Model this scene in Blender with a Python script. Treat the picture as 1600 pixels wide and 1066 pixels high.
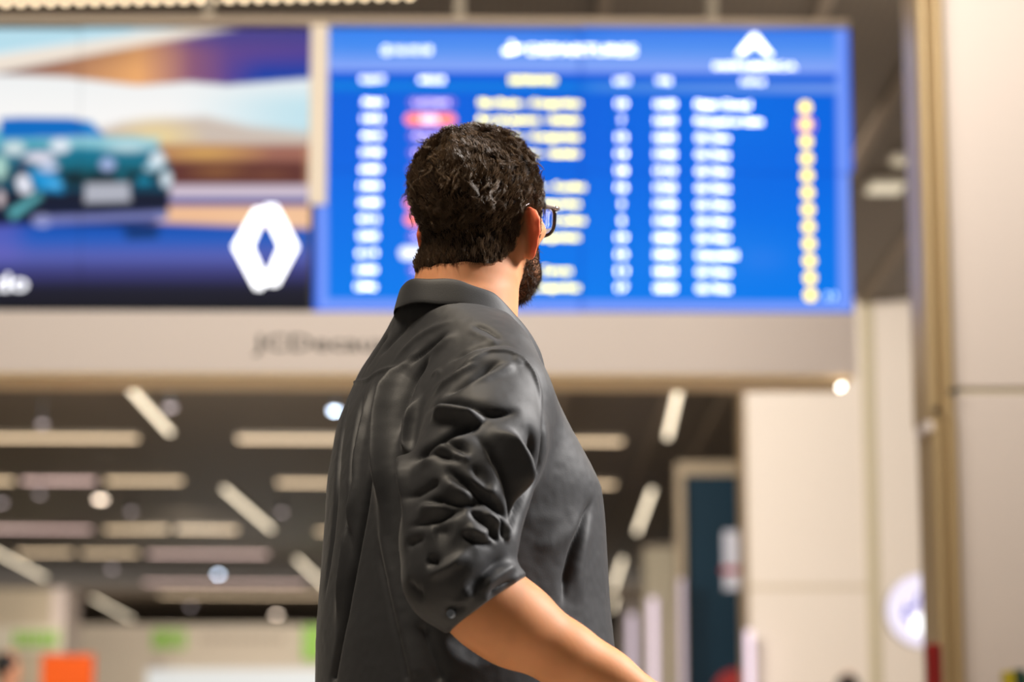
import bpy, bmesh, math, random
import numpy as np
from mathutils import Vector, Matrix
from mathutils.bvhtree import BVHTree

for o in list(bpy.data.objects): bpy.data.objects.remove(o)
SC = bpy.context.scene
COL = SC.collection
rng = np.random.default_rng(7)
random.seed(7)

# ------------------------------------------------------------------ camera
FPX = 3778.0
PITCH, YAW, CAMZ = math.radians(9.8), math.radians(0.3), 0.88
cam_d = bpy.data.cameras.new('camera'); cam = bpy.data.objects.new('camera', cam_d); COL.objects.link(cam)
cam_d.sensor_width = 36.0; cam_d.lens = FPX / 1600 * 36.0
cam.location = (0, 0, CAMZ); cam.rotation_euler = (math.pi/2 + PITCH, 0, YAW)
cam_d.dof.use_dof = True; cam_d.dof.focus_distance = 3.24; cam_d.dof.aperture_fstop = 3.1
cam_d.clip_end = 300
SC.camera = cam

def srgb(c):
    c = np.asarray(c, dtype=float) / 255.0
    return np.where(c <= 0.04045, c / 12.92, ((c + 0.055) / 1.055) ** 2.4)

# ------------------------------------------------------------------ world, exposure
W = bpy.data.worlds.new('world'); SC.world = W; W.use_nodes = True
W.node_tree.nodes['Background'].inputs[0].default_value = (1.0, 0.90, 0.79, 1)
W.node_tree.nodes['Background'].inputs[1].default_value = 0.20
SC.view_settings.view_transform = 'Standard'; SC.view_settings.look = 'None'
SC.view_settings.exposure = 0.0; SC.view_settings.gamma = 1.0
SC.view_settings.use_curve_mapping = False

def area(name, loc, target, size, power, color, size_y=None):
    l = bpy.data.lights.new(name, 'AREA'); l.energy = power; l.color = color
    l.size = size
    if size_y: l.shape = 'RECTANGLE'; l.size_y = size_y
    o = bpy.data.objects.new(name, l); COL.objects.link(o); o.location = loc
    o.rotation_euler = (Vector(target) - Vector(loc)).to_track_quat('-Z', 'Y').to_euler()
    return o
# unseen key light on the right, ahead of the man; weak warm fill from the left; ceiling downlight; area lights added along the hall
area('key_light', (3.2, 3.8, 3.5), (0.0, 3.2, 1.3), 1.0, 76, (1.0, 0.96, 0.93), 1.0).data.spread = math.radians(75)
area('ceiling_downlight', (-0.9, 2.5, 4.7), (-0.05, 3.3, 1.5), 0.6, 32, (1.0, 0.86, 0.68), 0.8).data.spread = math.radians(75)
area('warm_fill', (-4.5, 1.6, 2.8), (0.0, 3.3, 1.2), 1.6, 5, (1.0, 0.78, 0.55), 1.6)
area('hall_light', (2.2, 11.7, 4.75), (2.6, 21.0, 1.5), 3.0, 84, (1.0, 0.93, 0.86), 1.5)
area('hall_light_far', (-1.2, 14.5, 4.75), (0.5, 40.0, 1.0), 3.4, 980, (1.0, 0.93, 0.86), 1.0)  # added light, hidden behind the display housing
area('fascia_fill', (-0.5, 6.3, 4.7), (-0.5, 11.0, 2.9), 6.0, 285, (1.0, 0.93, 0.86), 0.8)  # unseen light added overhead to brighten the fascia
area('shopfront_fill', (-3.0, 22.0, 4.7), (-7.0, 50.0, 1.8), 3.5, 1100, (1.0, 0.93, 0.85), 1.0)  # added light behind the housing, brightens the far shopfront

area('far_ceiling_fill', (-4.0, 59.0, 2.8), (-4.0, 59.0, 9.0), 24.0, 420, (1.0, 0.88, 0.76), 3.0)  # added uplight hidden behind the shop fascia, brightens the far ceiling
for sx in (-9.5, -5.5, -1.0):  # added spots without lamp bodies, brighten the shopfront
    l = bpy.data.lights.new('shop_fill_spot', 'SPOT'); l.energy = 500 if sx < -9 else 1900; l.color = (1.0, 0.92, 0.82); l.spot_size = math.radians(64); l.spot_blend = 1.0; l.shadow_soft_size = 0.0
    o = bpy.data.objects.new('shop_fill_spot', l); COL.objects.link(o); o.location = (sx, 38, 4.6)
    o.rotation_euler = (Vector((sx - .5, 50, 1.4)) - o.location).to_track_quat('-Z', 'Y').to_euler()

# ------------------------------------------------------------------ geometry of the view (used to survey positions)
_F = Vector((-math.sin(YAW)*math.cos(PITCH), math.cos(YAW)*math.cos(PITCH), math.sin(PITCH)))
_R = Vector((math.cos(YAW), math.sin(YAW), 0))
_U = _R.cross(_F)
CAM = Vector((0, 0, CAMZ))
def ray(px, py):
    return _F + _R * ((px - 800) / FPX) + _U * ((533 - py) / FPX)
def at(px, py, Y):
    d = ray(px, py); return CAM + d * (Y / d.y)
def atz(px, py, Z):
    d = ray(px, py); return CAM + d * ((Z - CAMZ) / d.z)
def to_px(P):
    """world points (n,3) -> pixel x, y"""
    D = np.asarray(P, float) - np.array(CAM)
    w = D @ np.array(_F); return 800 + FPX * (D @ np.array(_R)) / w, 533 - FPX * (D @ np.array(_U)) / w

# ------------------------------------------------------------------ materials
def node_mat(name):
    m = bpy.data.materials.new(name); m.use_nodes = True
    nt = m.node_tree; return m, nt, nt.nodes['Principled BSDF']
def mat(name, col, rough=0.5, metal=0.0, spec=0.5, var=0.0, vscale=8.0, bump=0.0, bscale=200.0, coat=0.0):
    m, nt, b = node_mat(name)
    c = srgb(col); b.inputs['Base Color'].default_value = (*c, 1)
    b.inputs['Roughness'].default_value = rough; b.inputs['Metallic'].default_value = metal
    b.inputs['Specular IOR Level'].default_value = spec; b.inputs['Coat Weight'].default_value = coat
    tc = nt.nodes.new('ShaderNodeTexCoord')
    if var:
        n = nt.nodes.new('ShaderNodeTexNoise'); n.inputs['Scale'].default_value = vscale; n.inputs['Detail'].default_value = 4
        r = nt.nodes.new('ShaderNodeMapRange'); r.inputs['To Min'].default_value = 1 - var; r.inputs['To Max'].default_value = 1 + var
        mx = nt.nodes.new('ShaderNodeVectorMath'); mx.operation = 'SCALE'; mx.inputs[0].default_value = c
        nt.links.new(tc.outputs['Object'], n.inputs['Vector']); nt.links.new(n.outputs['Fac'], r.inputs['Value'])
        nt.links.new(r.outputs[0], mx.inputs['Scale']); nt.links.new(mx.outputs[0], b.inputs['Base Color'])
    if bump:
        n = nt.nodes.new('ShaderNodeTexNoise'); n.inputs['Scale'].default_value = bscale
        bp = nt.nodes.new('ShaderNodeBump'); bp.inputs['Strength'].default_value = bump; bp.inputs['Distance'].default_value = 0.001
        nt.links.new(tc.outputs['Object'], n.inputs['Vector']); nt.links.new(n.outputs['Fac'], bp.inputs['Height'])
        nt.links.new(bp.outputs[0], b.inputs['Normal'])
    return m
def emit(name, col, s=1.0):
    m, nt, b = node_mat(name)
    b.inputs['Base Color'].default_value = (0.01, 0.01, 0.01, 1); b.inputs['Roughness'].default_value = 0.4
    b.inputs['Emission Color'].default_value = (*srgb(col), 1); b.inputs['Emission Strength'].default_value = s
    return m
def picture_mat(name, s=1.0):
    """a lit display: what it shows is stored per pixel cell of the display mesh"""
    m, nt, b = node_mat(name)
    a = nt.nodes.new('ShaderNodeVertexColor'); a.layer_name = 'Col'
    b.inputs['Base Color'].default_value = (0.002, 0.002, 0.002, 1); b.inputs['Roughness'].default_value = 0.6; b.inputs['Specular IOR Level'].default_value = 0.08
    nt.links.new(a.outputs['Color'], b.inputs['Emission Color']); b.inputs['Emission Strength'].default_value = s
    return m

# ------------------------------------------------------------------ mesh helpers
class MB:
    def __init__(s): s.v = []; s.f = []
    def add(s, vs, fs):
        k = len(s.v); s.v += [tuple(v) for v in vs]; s.f += [tuple(i + k for i in f) for f in fs]; return s
    def box(s, x0, x1, y0, y1, z0, z1, bev=0.0):
        if bev <= 0:
            vs = [(x, y, z) for z in (z0, z1) for y in (y0, y1) for x in (x0, x1)]
            return s.add(vs, [(0, 2, 3, 1), (4, 5, 7, 6), (0, 1, 5, 4), (2, 6, 7, 3), (0, 4, 6, 2), (1, 3, 7, 5)])
        b = bmesh.new(); bmesh.ops.create_cube(b, size=1)
        for v in b.verts:
            v.co = Vector(((x0+x1)/2 + v.co.x*(x1-x0), (y0+y1)/2 + v.co.y*(y1-y0), (z0+z1)/2 + v.co.z*(z1-z0)))
        bmesh.ops.bevel(b, geom=b.edges[:], offset=bev, segments=2, affect='EDGES', profile=0.6)
        b.verts.index_update(); s.add([v.co for v in b.verts], [[v.index for v in f.verts] for f in b.faces]); b.free(); return s
    def tube(s, pts, r, n=10, closed=False, cap=True):
        pts = [Vector(p) for p in pts]; m = len(pts); rs = r if hasattr(r, '__len__') else [r]*m
        vs = []; up = None
        for i, p in enumerate(pts):
            a = pts[(i-1) % m] if (closed or i) else p; c = pts[(i+1) % m] if (closed or i < m-1) else p
            t = (c - a).normalized()
            if up is None:
                up = Vector((0, 0, 1)) if abs(t.z) < 0.9 else Vector((1, 0, 0))
            x = t.cross(up).normalized(); up = x.cross(t).normalized()
            for k in range(n):
                q = 2*math.pi*k/n; vs.append(p + x*math.cos(q)*rs[i] + up*math.sin(q)*rs[i])
        fs = []
        for i in range(m if closed else m-1):
            for k in range(n):
                a, b = i*n+k, i*n+(k+1) % n; j = (i+1) % m
                fs.append((a, b, j*n+(k+1) % n, j*n+k))
        if cap and not closed: fs += [tuple(range(n))[::-1], tuple(range((m-1)*n, m*n))]
        return s.add(vs, fs)
    def prism(s, outline, y0, y1):
        """outline in (x,z), extruded in y"""
        n = len(outline); vs = [(x, y0, z) for x, z in outline] + [(x, y1, z) for x, z in outline]
        return s.add(vs, [tuple(range(n)), tuple(range(n, 2*n))[::-1]] + [(i, i+n, (i+1) % n + n, (i+1) % n) for i in range(n)])
    def build(s, name, m, parent=None, smooth=False, local=False):
        me = bpy.data.meshes.new(name)
        off = Vector((0, 0, 0))
        if parent is not None and not local:
            p = parent
            while p is not None: off += p.location; p = p.parent
        me.from_pydata([tuple(Vector(v) - off) for v in s.v], [], s.f)
        b = bmesh.new(); b.from_mesh(me); bmesh.ops.recalc_face_normals(b, faces=b.faces[:]); b.to_mesh(me); b.free()
        me.materials.append(m)
        if smooth:
            me.polygons.foreach_set('use_smooth', [True]*len(me.polygons))
        o = bpy.data.objects.new(name, me); COL.objects.link(o)
        if parent is not None: o.parent = parent
        return o
def tag(o, label=None, cat=None, group=None, kind=None):
    if label: o['label'] = label
    if cat: o['category'] = cat
    if group: o['group'] = group
    if kind: o['kind'] = kind
    return o
def thing(name, loc, label, cat, group=None, rz=0.0):
    o = bpy.data.objects.new(name, None); COL.objects.link(o); o.location = loc; o.rotation_euler = (0, 0, rz)
    o.empty_display_size = 0.1
    return tag(o, label, cat, group)
def struct(name, mb, m): return tag(mb.build(name, m), kind='structure')
def raw(name, V, F, m, parent=None, smooth=True):
    me = bpy.data.meshes.new(name); V = np.asarray(V, np.float32); F = np.asarray(F, np.int32)
    n, k = F.shape
    me.vertices.add(len(V)); me.vertices.foreach_set('co', V.ravel())
    me.loops.add(n*k); me.loops.foreach_set('vertex_index', F.ravel())
    me.polygons.add(n); me.polygons.foreach_set('loop_start', np.arange(0, n*k, k, dtype=np.int32))
    me.polygons.foreach_set('loop_total', np.full(n, k, np.int32))
    me.update(calc_edges=True); me.validate()
    if smooth: me.polygons.foreach_set('use_smooth', np.ones(len(me.polygons), bool))
    me.materials.append(m)
    o = bpy.data.objects.new(name, me); COL.objects.link(o)
    if parent is not None: o.parent = parent
    return o

# ------------------------------------------------------------------ palette
M = dict(
    cream=mat('cream_panel', (230, 216, 204), 0.45, var=0.02, vscale=0.7),
    wall=mat('wall_panel', (228, 216, 202), 0.5, var=0.02, vscale=0.5),
    joint=mat('panel_joint', (190, 178, 146), 0.6),
    rail=mat('beige_rail', (190, 170, 145), 0.5),
    strip=mat('ivory_strip', (250, 236, 212), 0.5),
    brass=mat('brass', (190, 164, 120), 0.4, metal=0.2, bump=0.1, bscale=30),
    bronze=mat('bronze_underside', (244, 214, 158), 0.42, metal=0.1),
    dark=mat('dark_casing', (18, 18, 20), 0.5),
    grey=mat('grey_metal', (150, 138, 118), 0.45, metal=0.3),
    beam=mat('ceiling_beam', (118, 104, 88), 0.6),
    lampbody=mat('lamp_body', (120, 110, 95), 0.5),
    lettering=mat('dark_lettering', (70, 58, 40), 0.5),
    orange=mat('orange_panel', (186, 72, 10), 0.6, spec=0.15, var=0.04),
    green=mat('green_sign', (150, 205, 70), 0.5),
    teal=mat('teal_panel', (5, 34, 48), 0.5, spec=0.15, var=0.25, vscale=1.2),
    red=mat('red_plastic', (140, 22, 18), 0.35, coat=0.3),
    white=mat('white_plastic', (235, 232, 230), 0.4),
    hair=mat('black_hair', (16, 14, 13), 0.6),
)
lamp_long = emit('tube_light', (255, 236, 205), 2.7)
lamp_trans = emit('strip_light', (255, 222, 180), 2.1)
lamp_pink = emit('strip_light_rosy', (255, 215, 205), 1.8)
lamp_cool = emit('spot_light_cool', (215, 232, 255), 14)
lamp_warm = emit('spot_light_warm', (255, 230, 205), 7)
lamp_dim = emit('spot_light_dim', (235, 215, 215), 1.7)

# ------------------------------------------------------------------ the hall
HZ = CAMZ + 4.0
cm, nt, b = node_mat('metal_mesh_ceiling')
tc = nt.nodes.new('ShaderNodeTexCoord')
wx = nt.nodes.new('ShaderNodeTexWave'); wx.bands_direction = 'X'; wx.inputs['Scale'].default_value = 6.0
wy = nt.nodes.new('ShaderNodeTexWave'); wy.bands_direction = 'Y'; wy.inputs['Scale'].default_value = 6.0
mx = nt.nodes.new('ShaderNodeMath'); mx.operation = 'MAXIMUM'
cr = nt.nodes.new('ShaderNodeMapRange'); cr.inputs['To Min'].default_value = 0.55; cr.inputs['To Max'].default_value = 1.25
vm = nt.nodes.new('ShaderNodeVectorMath'); vm.operation = 'SCALE'; vm.inputs[0].default_value = srgb((82, 71, 58))
for w in (wx, wy): nt.links.new(tc.outputs['Object'], w.inputs['Vector'])
nt.links.new(wx.outputs['Fac'], mx.inputs[0]); nt.links.new(wy.outputs['Fac'], mx.inputs[1])
nt.links.new(mx.outputs[0], cr.inputs['Value']); nt.links.new(cr.outputs[0], vm.inputs['Scale']); nt.links.new(vm.outputs[0], b.inputs['Base Color'])
b.inputs['Roughness'].default_value = 0.55
struct('ceiling', MB().box(-32, 32, -9, 80, HZ, HZ + 0.1), cm)
fm = mat('polished_floor', (216, 204, 188), 0.3, var=0.06, vscale=0.6)
struct('floor', MB().box(-32, 32, -9, 80, -0.1, 0), fm)
struct('wall_back', MB().box(-32, 32, 76, 76.3, 0, HZ), mat('back_wall', (150, 140, 128), 0.6, var=0.1, vscale=0.3))

# right-hand wall of cream panels with recessed joints
wy0 = 21.0
def wx_(px, py=800, Y=wy0): return at(px, py, Y).x
xl = wx_(1166, 780)
struct('wall_right', MB().box(xl, xl + 9, wy0, wy0 + 0.5, 0, HZ), M['wall'])
j1 = wx_(1353); j2 = wx_(1371)
struct('trim_1', MB().box(j1, j2, wy0 - 0.012, wy0, 0, HZ), M['joint'])
zj = at(1250, 918, wy0).z
struct('trim_2', MB().box(xl, j1, wy0 - 0.01, wy0, zj - .02, zj + .02), mat('fine_joint', (204, 190, 168), 0.6))
struct('trim_3', MB().box(xl - .03, xl, wy0 - 0.02, wy0 + .5, 0, HZ), mat('edge_trim', (150, 128, 96), 0.4, metal=0.3))

# ceiling beams running into the depth of the hall
for i, sl in enumerate((0.107, 0.402, 0.560, 0.745)):
    x = 4.0 * sl
    struct('ceiling_trim_%d' % (i+1) if False else 'trim_%d' % (i+4), MB().box(x - .035, x + .035, 8, 75, HZ - .05, HZ), M['beam'])

# near pillar on the right with the brass edge profile
py0 = 9.0
pl = at(1488, 500, py0).x
zjp = at(1540, 610, py0).z
PW = 2.2
pil = MB().box(pl, pl + PW, py0, py0 + .9, 0, zjp - .012, .004).box(pl, pl + PW, py0, py0 + .9, zjp + .012, HZ, .004)
struct('wall_pillar', pil, M['cream'])
struct('trim_8', MB().box(pl + .01, pl + PW - .01, py0 + .012, py0 + .89, zjp - .012, zjp + .012), M['joint'])
bt = thing('brass_column', (pl - .07, py0 + .05, 0), 'tall brass edge profile running up the left side of cream pillar', 'column')
def profile(x0, x1, z0, z1, name):
    w = x1 - x0; out = []
    N = 26
    for i in range(N + 1):
        t = i / N; d = 0.035 * abs(math.sin(t * math.pi * 2)) ** 0.6 + .012
        out.append((x0 + w * t, py0 - d))
    out += [(x1, py0 + .3), (x0, py0 + .3)]
    n = len(out); vs = [(x, y, z0) for x, y in out] + [(x, y, z1) for x, y in out]
    mb = MB().add(vs, [tuple(range(n)), tuple(range(n, 2*n))[::-1]] + [(i, i+n, (i+1) % n + n, (i+1) % n) for i in range(n)])
    return mb.build(name, M['brass'], bt)
zs = at(1450, 655, py0).z; zt = at(1440, 30, py0).z
xa, xb = at(1447, 640, py0).x, pl
profile(xa, xb, zs, HZ, 'upper_profile')
profile(at(1455, 700, py0).x, xb + .004, 0, zs, 'lower_profile')
MB().box(xa - .01, xa + .03, py0 - .03, py0 + .2, zs - .05, zs - .01, .004).build('clip', M['cream'], bt)
for q in ((1463, 641), (1487, 612)):
    p = at(*q, py0 - .05); MB().tube([p, p + Vector((0, .03, 0))], .014, 12).build('rivet', M['dark'], bt)
# ------------------------------------------------------------------ overhead display wall
SA = math.radians(1.3); SY = 11.0
S0 = Vector((0, SY, 0)); SU = Vector((math.cos(SA), math.sin(SA), 0)); SN = Vector((math.sin(SA), -math.cos(SA), 0))
def sp(px, py, off=0.0):
    """pixel -> (u, z) on the display plane; off = distance in front of it"""
    d = ray(px, py); o = S0 + SN * off
    t = (o - CAM).dot(SN) / d.dot(SN); P = CAM + d * t
    return (P - S0).dot(SU), P.z
def s_root(name, label, cat):
    return thing(name, S0, label, cat, rz=SA)
SM = {}
def quadgrid(name, px0, px1, py0, py1, paint, m, parent, step=3.0, y=-0.0):
    """display panel: a cell grid; paint(px,py) gives the colour shown at each cell"""
    u0, z1 = sp(px0, (py0+py1)/2)[0], sp((px0+px1)/2, py0)[1]; u1, z0 = sp(px1, (py0+py1)/2)[0], sp((px0+px1)/2, py1)[1]
    nx = max(2, int((px1-px0)/step)); nz = max(2, int((py1-py0)/step))
    U, Z = np.meshgrid(np.linspace(u0, u1, nx+1), np.linspace(z0, z1, nz+1))
    V = np.stack([U.ravel(), np.full(U.size, y), Z.ravel()], 1)
    P = np.array(S0)[None] + V[:, :1]*np.array(SU)[None] + V[:, 2:]*np.array([0, 0, 1.0])[None]
    X, Y = to_px(P); C = paint(X, Y)
    i, j = np.meshgrid(np.arange(nx), np.arange(nz)); a = (j*(nx+1)+i).ravel()
    F = np.stack([a, a+1, a+nx+2, a+nx+1], 1)
    o = raw(name, V, F, m, parent, False)
    ca = o.data.color_attributes.new('Col', 'FLOAT_COLOR', 'POINT')
    ca.data.foreach_set('color', np.concatenate([C, np.ones((len(C), 1))], 1).astype(np.float32).ravel())
    return o
def sm(a, b, x): t = np.clip((x-a)/(b-a), 0, 1); return t*t*(3-2*t)
def lay(C, a, col, s=1.0):
    a = np.clip(a, 0, 1)[:, None]; return C*(1-a) + a*srgb(col)*s
def lin(X, stops):
    xs = [s[0] for s in stops]; cs = np.array([srgb(s[1]) for s in stops]); return np.stack([np.interp(X, xs, cs[:, k]) for k in range(3)], 1)
def inpoly(X, Y, pts, soft=2.0):
    """soft mask of a polygon: 1 inside"""
    pts = np.array(pts, float); n = len(pts); ins = np.zeros(len(X), bool); dm = np.full(len(X), 1e9)
    for i in range(n):
        (x0, y0), (x1, y1) = pts[i], pts[(i+1) % n]
        c = ((y0 > Y) != (y1 > Y)) & (X < (x1-x0)*(Y-y0)/((y1-y0) or 1e-9)+x0); ins ^= c
        L = (x1-x0)**2+(y1-y0)**2; t = np.clip(((X-x0)*(x1-x0)+(Y-y0)*(y1-y0))/L, 0, 1)
        dm = np.minimum(dm, np.hypot(X-x0-t*(x1-x0), Y-y0-t*(y1-y0)))
    return np.clip(0.5+np.where(ins, dm, -dm)/soft, 0, 1)
def ell(X, Y, x, y, rx, ry, soft=.5): return np.clip((1-np.hypot((X-x)/rx, (Y-y)/ry))/soft, 0, 1)

def paint_ad(X, Y):
    C = lin(Y, [(30, (210, 232, 238)), (120, (240, 242, 242)), (190, (250, 248, 246)), (225, (238, 232, 226))])
    C = lay(C, sm(250, 480, X)*sm(110, 170, Y), (196, 228, 238))
    # evening sky glow and hills on the right
    C = lay(C, inpoly(X, Y, [(150, 204), (190, 192), (260, 186), (320, 182), (390, 198), (490, 208), (490, 240), (150, 240)], 14), (205, 190, 178))
    C = lay(C, ell(X, Y, 245, 215, 80, 40, 1), (240, 214, 150))
    C = lay(C, sm(222, 230, Y)*sm(150, 200, X), (160, 105, 90))
    C = lay(C, ell(X, Y, 320, 240, 110, 22, 1), (214, 165, 92))
    C = lay(C, sm(246, 258, Y)*sm(200, 240, X), (98, 52, 48))
    C = lay(C, ell(X, Y, 340, 268, 60, 16, 1)*.8, (150, 100, 60)); C = lay(C, ell(X, Y, 420, 272, 50, 10, 1)*.6, (140, 90, 62))
    C = lay(C, sm(470, 486, X)*sm(225, 235, Y)*.6, (225, 170, 130))
    C = lay(C, sm(286, 292, Y), (205, 190, 206))
    C = lay(C, sm(308, 312, Y), (40, 60, 150))
    C = lay(C, sm(317, 325, Y), (240, 190, 150)); C = lay(C, sm(320, 332, Y)*sm(300, 420, X)*(1-sm(470, 500, X))*.4, (250, 205, 165))
    g = lin(Y, [(345, (0, 66, 165)), (372, (30, 92, 190)), (400, (86, 96, 178)), (425, (60, 60, 120)), (450, (30, 30, 48)), (485, (20, 20, 26))])
    a = sm(344, 352, Y + (X-250)*-.04)[:, None]; C = C*(1-a)+a*g
    C = lay(C, (1-sm(0, 60, X))*sm(340, 350, Y)*(1-sm(395, 420, Y))*.5, (110, 100, 190))
    # overhanging roof, purple and orange
    roof = inpoly(X, Y, [(-20, 116), (360, 42), (500, 42), (500, 122), (470, 124), (420, 128), (355, 133), (295, 128), (215, 134), (100, 120)], 4)
    rc = lin(X, [(0, (130, 95, 90)), (100, (170, 120, 95)), (215, (238, 172, 110)), (300, (140, 90, 120)), (360, (100, 70, 140)), (480, (90, 66, 145))])
    rc = lay(rc, sm(70, 125, Y)*sm(330, 420, X), (0, 62, 165)); rc = lay(rc, (1-sm(50, 90, Y))*sm(200, 330, X)*.8, (66, 66, 140))
    rc = lay(rc, (1-sm(70, 118, Y))*(1-sm(150, 330, X))*.5, (120, 80, 70))
    C = C*(1-roof[:, None])+rc*roof[:, None]
    C = lay(C, inpoly(X, Y, [(-20, 92), (200, 58), (350, 36), (380, 36), (370, 44), (-20, 114)], 8), (240, 226, 210))
    C = lay(C, inpoly(X, Y, [(-20, 36), (225, 36), (200, 52), (-20, 84)], 8), (184, 222, 236))
    # car
    body = inpoly(X, Y, [(-30, 195), (60, 214), (215, 214), (250, 230), (266, 262), (266, 300), (262, 338), (240, 348), (180, 352), (20, 350), (0, 352), (-30, 352)], 5)
    bc = lin(Y, [(210, (110, 190, 205)), (225, (90, 170, 190)), (236, (20, 120, 150)), (262, (18, 100, 120)), (272, (10, 62, 80)), (296, (12, 70, 96)), (303, (18, 24, 44)), (345, (14, 26, 56))])
    C = C*(1-body[:, None])+bc*body[:, None]
    C = lay(C, inpoly(X, Y, [(100, 268), (245, 268), (240, 288), (105, 292)], 6), (12, 42, 52))
    C = lay(C, inpoly(X, Y, [(0, 185), (30, 183), (110, 184), (142, 190), (165, 213), (0, 216)], 3), (0, 108, 195))
    C = lay(C, inpoly(X, Y, [(128, 190), (142, 190), (160, 210), (130, 208)], 8)*.6, (40, 150, 215))
    C = lay(C, inpoly(X, Y, [(40, 262), (90, 274), (98, 300), (60, 296)], 10), (30, 150, 215))
    C = lay(C, inpoly(X, Y, [(22, 252), (44, 254), (44, 270), (28, 268)], 8), (60, 60, 90))
    C = lay(C, inpoly(X, Y, [(12, 330), (62, 300), (66, 308), (20, 344)], 8), (90, 170, 178))
    C = lay(C, inpoly(X, Y, [(105, 216), (250, 214), (246, 230), (180, 232), (110, 228)], 8)*.8, (150, 208, 220))
    C = lay(C, ell(X, Y, 200, 230, 50, 12, .8)*.8, (205, 228, 232))
    for x, y, rx, ry, c, k in [(94, 228, 20, 14, (228, 236, 246), 1), (22, 232, 22, 14, (205, 222, 226), 1), (62, 246, 30, 11, (226, 222, 236), 1),
                               (76, 262, 20, 10, (190, 205, 235), 1), (36, 284, 14, 13, (238, 238, 250), 1), (40, 296, 14, 9, (232, 235, 248), 1), (168, 257, 15, 13, (165, 180, 225), 1),
                               (246, 250, 15, 16, (225, 235, 242), 1), (236, 262, 14, 8, (180, 220, 238), .8), (260, 280, 11, 16, (215, 230, 240), 1), (66, 345, 18, 11, (215, 218, 248), 1), (252, 338, 12, 8, (180, 190, 235), 1),
                               (0, 262, 14, 24, (175, 215, 205), 1), (0, 310, 9, 16, (205, 190, 195), 1), (86, 288, 16, 6, (90, 185, 240), .9), (190, 276, 12, 8, (20, 110, 130), .8), (135, 272, 10, 8, (14, 82, 92), .8), (225, 282, 16, 9, (20, 140, 175), .8)]:
        C = lay(C, ell(X, Y, x, y, rx, ry, .45)*k, c)
    C = lay(C, inpoly(X, Y, [(50, 338), (258, 330), (260, 342), (55, 352)], 4)*.9, (122, 128, 190))
    C = lay(C, inpoly(X, Y, [(133, 287), (202, 286), (204, 315), (132, 317)], 5), (176, 178, 190))
    C = lay(C, inpoly(X, Y, [(190, 354), (250, 350), (245, 372), (200, 374)], 12)*.8, (0, 32, 70))
    C = lay(C, (np.abs(X-125) < 1.6)*.25 + (np.abs(Y-268) < 1.6)*.25, (20, 20, 30))
    return C
def paint_board(X, Y):
    dx = (X-500)/830; T = Y - 4*dx
    C = lin(T, [(112, (0, 92, 222)), (128, (0, 98, 222)), (240, (0, 100, 226)), (330, (0, 112, 232)), (470, (0, 124, 238))])
    C = lay(C, ell(X, Y, 1150, 190, 220, 120, 1)*.45, (0, 122, 236)); C = lay(C, ell(X, Y, 1130, 400, 190, 60, 1)*.35, (40, 136, 238))
    C = lay(C, ell(X, Y, 1190, 405, 50, 26, 1)*.3, (60, 130, 240))
    b = lin(X, [(515, (0, 125, 226)), (900, (0, 122, 226)), (940, (60, 134, 228)), (1307, (112, 152, 236))])
    m = (sm(126, 129, T)*(1-sm(140, 142, T)))[:, None]; C = C*(1-m)+b*m
    h = lin(T, [(40, (50, 122, 238)), (75, (84, 146, 242)), (106, (136, 168, 250))])
    h = lay(h, ell(X, Y, 560, 60, 120, 40, 1)*.6, (50, 136, 242)); h = lay(h, ell(X, Y, 905, 50, 60, 30, 1)*.5, (30, 120, 232))
    m = (1-sm(109, 113, T))[:, None]; C = C*(1-m)+h*m
    e = np.maximum.reduce([1-sm(509, 514, X), sm(1303, 1309, X - (Y-40)*.012), sm(466, 470, T)])
    C = lay(C, e, (122, 158, 255))
    e = np.maximum.reduce([1-sm(495, 499, X), sm(1320, 1323, X - (Y-40)*.02), sm(481, 486, T)])
    C = lay(C, e, (8, 96, 228))
    C = lay(C, (np.abs(X-908) < 5)*.35 + (np.abs(Y-268+(X-908)*-.008) < 4)*.3, (0, 84, 205))
    return C

u_l, _ = sp(-120, 300); ub, zb_ = sp(1334, 600)
z_top = sp(650, 31)[1]; z_s1 = sp(700, 44)[1]; z_s0 = sp(700, 488)[1]; z_f0 = sp(700, 588)[1]
ur_top = sp(1324, 300)[0]; ur = sp(1331, 300)[0]
# housing: fascia box under the displays, rail above them, hanger rods
hs = s_root('display_housing', 'long cream housing beam with dark lettering under the overhead displays', 'sign housing')
fb = MB(); fb.box(u_l, sp(1335, 540)[0], -.04, .44, z_f0 + .004, z_s0 - .004, .008)
fb.build('fascia', M['cream'], hs, local=True)
MB().box(u_l, sp(1335, 540)[0] - .01, -.03, .43, z_f0 - .006, z_f0 + .004).build('underside', M['bronze'], hs, local=True)
MB().box(u_l, sp(1325, 40)[0], -.05, .40, z_s1 + .004, z_top, .006).build('top_rail', M['rail'], hs, local=True)
for px in (322, 718, 1117):
    u = sp(px, 15)[0]; MB().box(u - .026, u + .026, .1, .15, z_top - .01, HZ).build('hanger_rod', M['grey'], hs, local=True)
MB().box(u_l, sp(1320, 300)[0], .125, .38, z_s0 - .01, z_s1 + .01).build('back_casing', M['dark'], hs, local=True)
us0, us1 = sp(484.5, 180)[0], sp(512, 180)[0]
MB().box(us0, us1, -.035, -.004, sp(495, 322)[1], z_s1 + .004, .004).build('divider_strip', M['strip'], hs, local=True)
hl = sp(1315, 597, .05)  # small glowing dot put in for the white highlight
hb = MB(); hb.tube([(hl[0], -.06, hl[1] - .02), (hl[0] + .0, .0, hl[1] - .02)], .012, 12); hb.build('highlight_dot', emit('white_highlight', (255, 240, 225), 9), hs, local=True)

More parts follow.
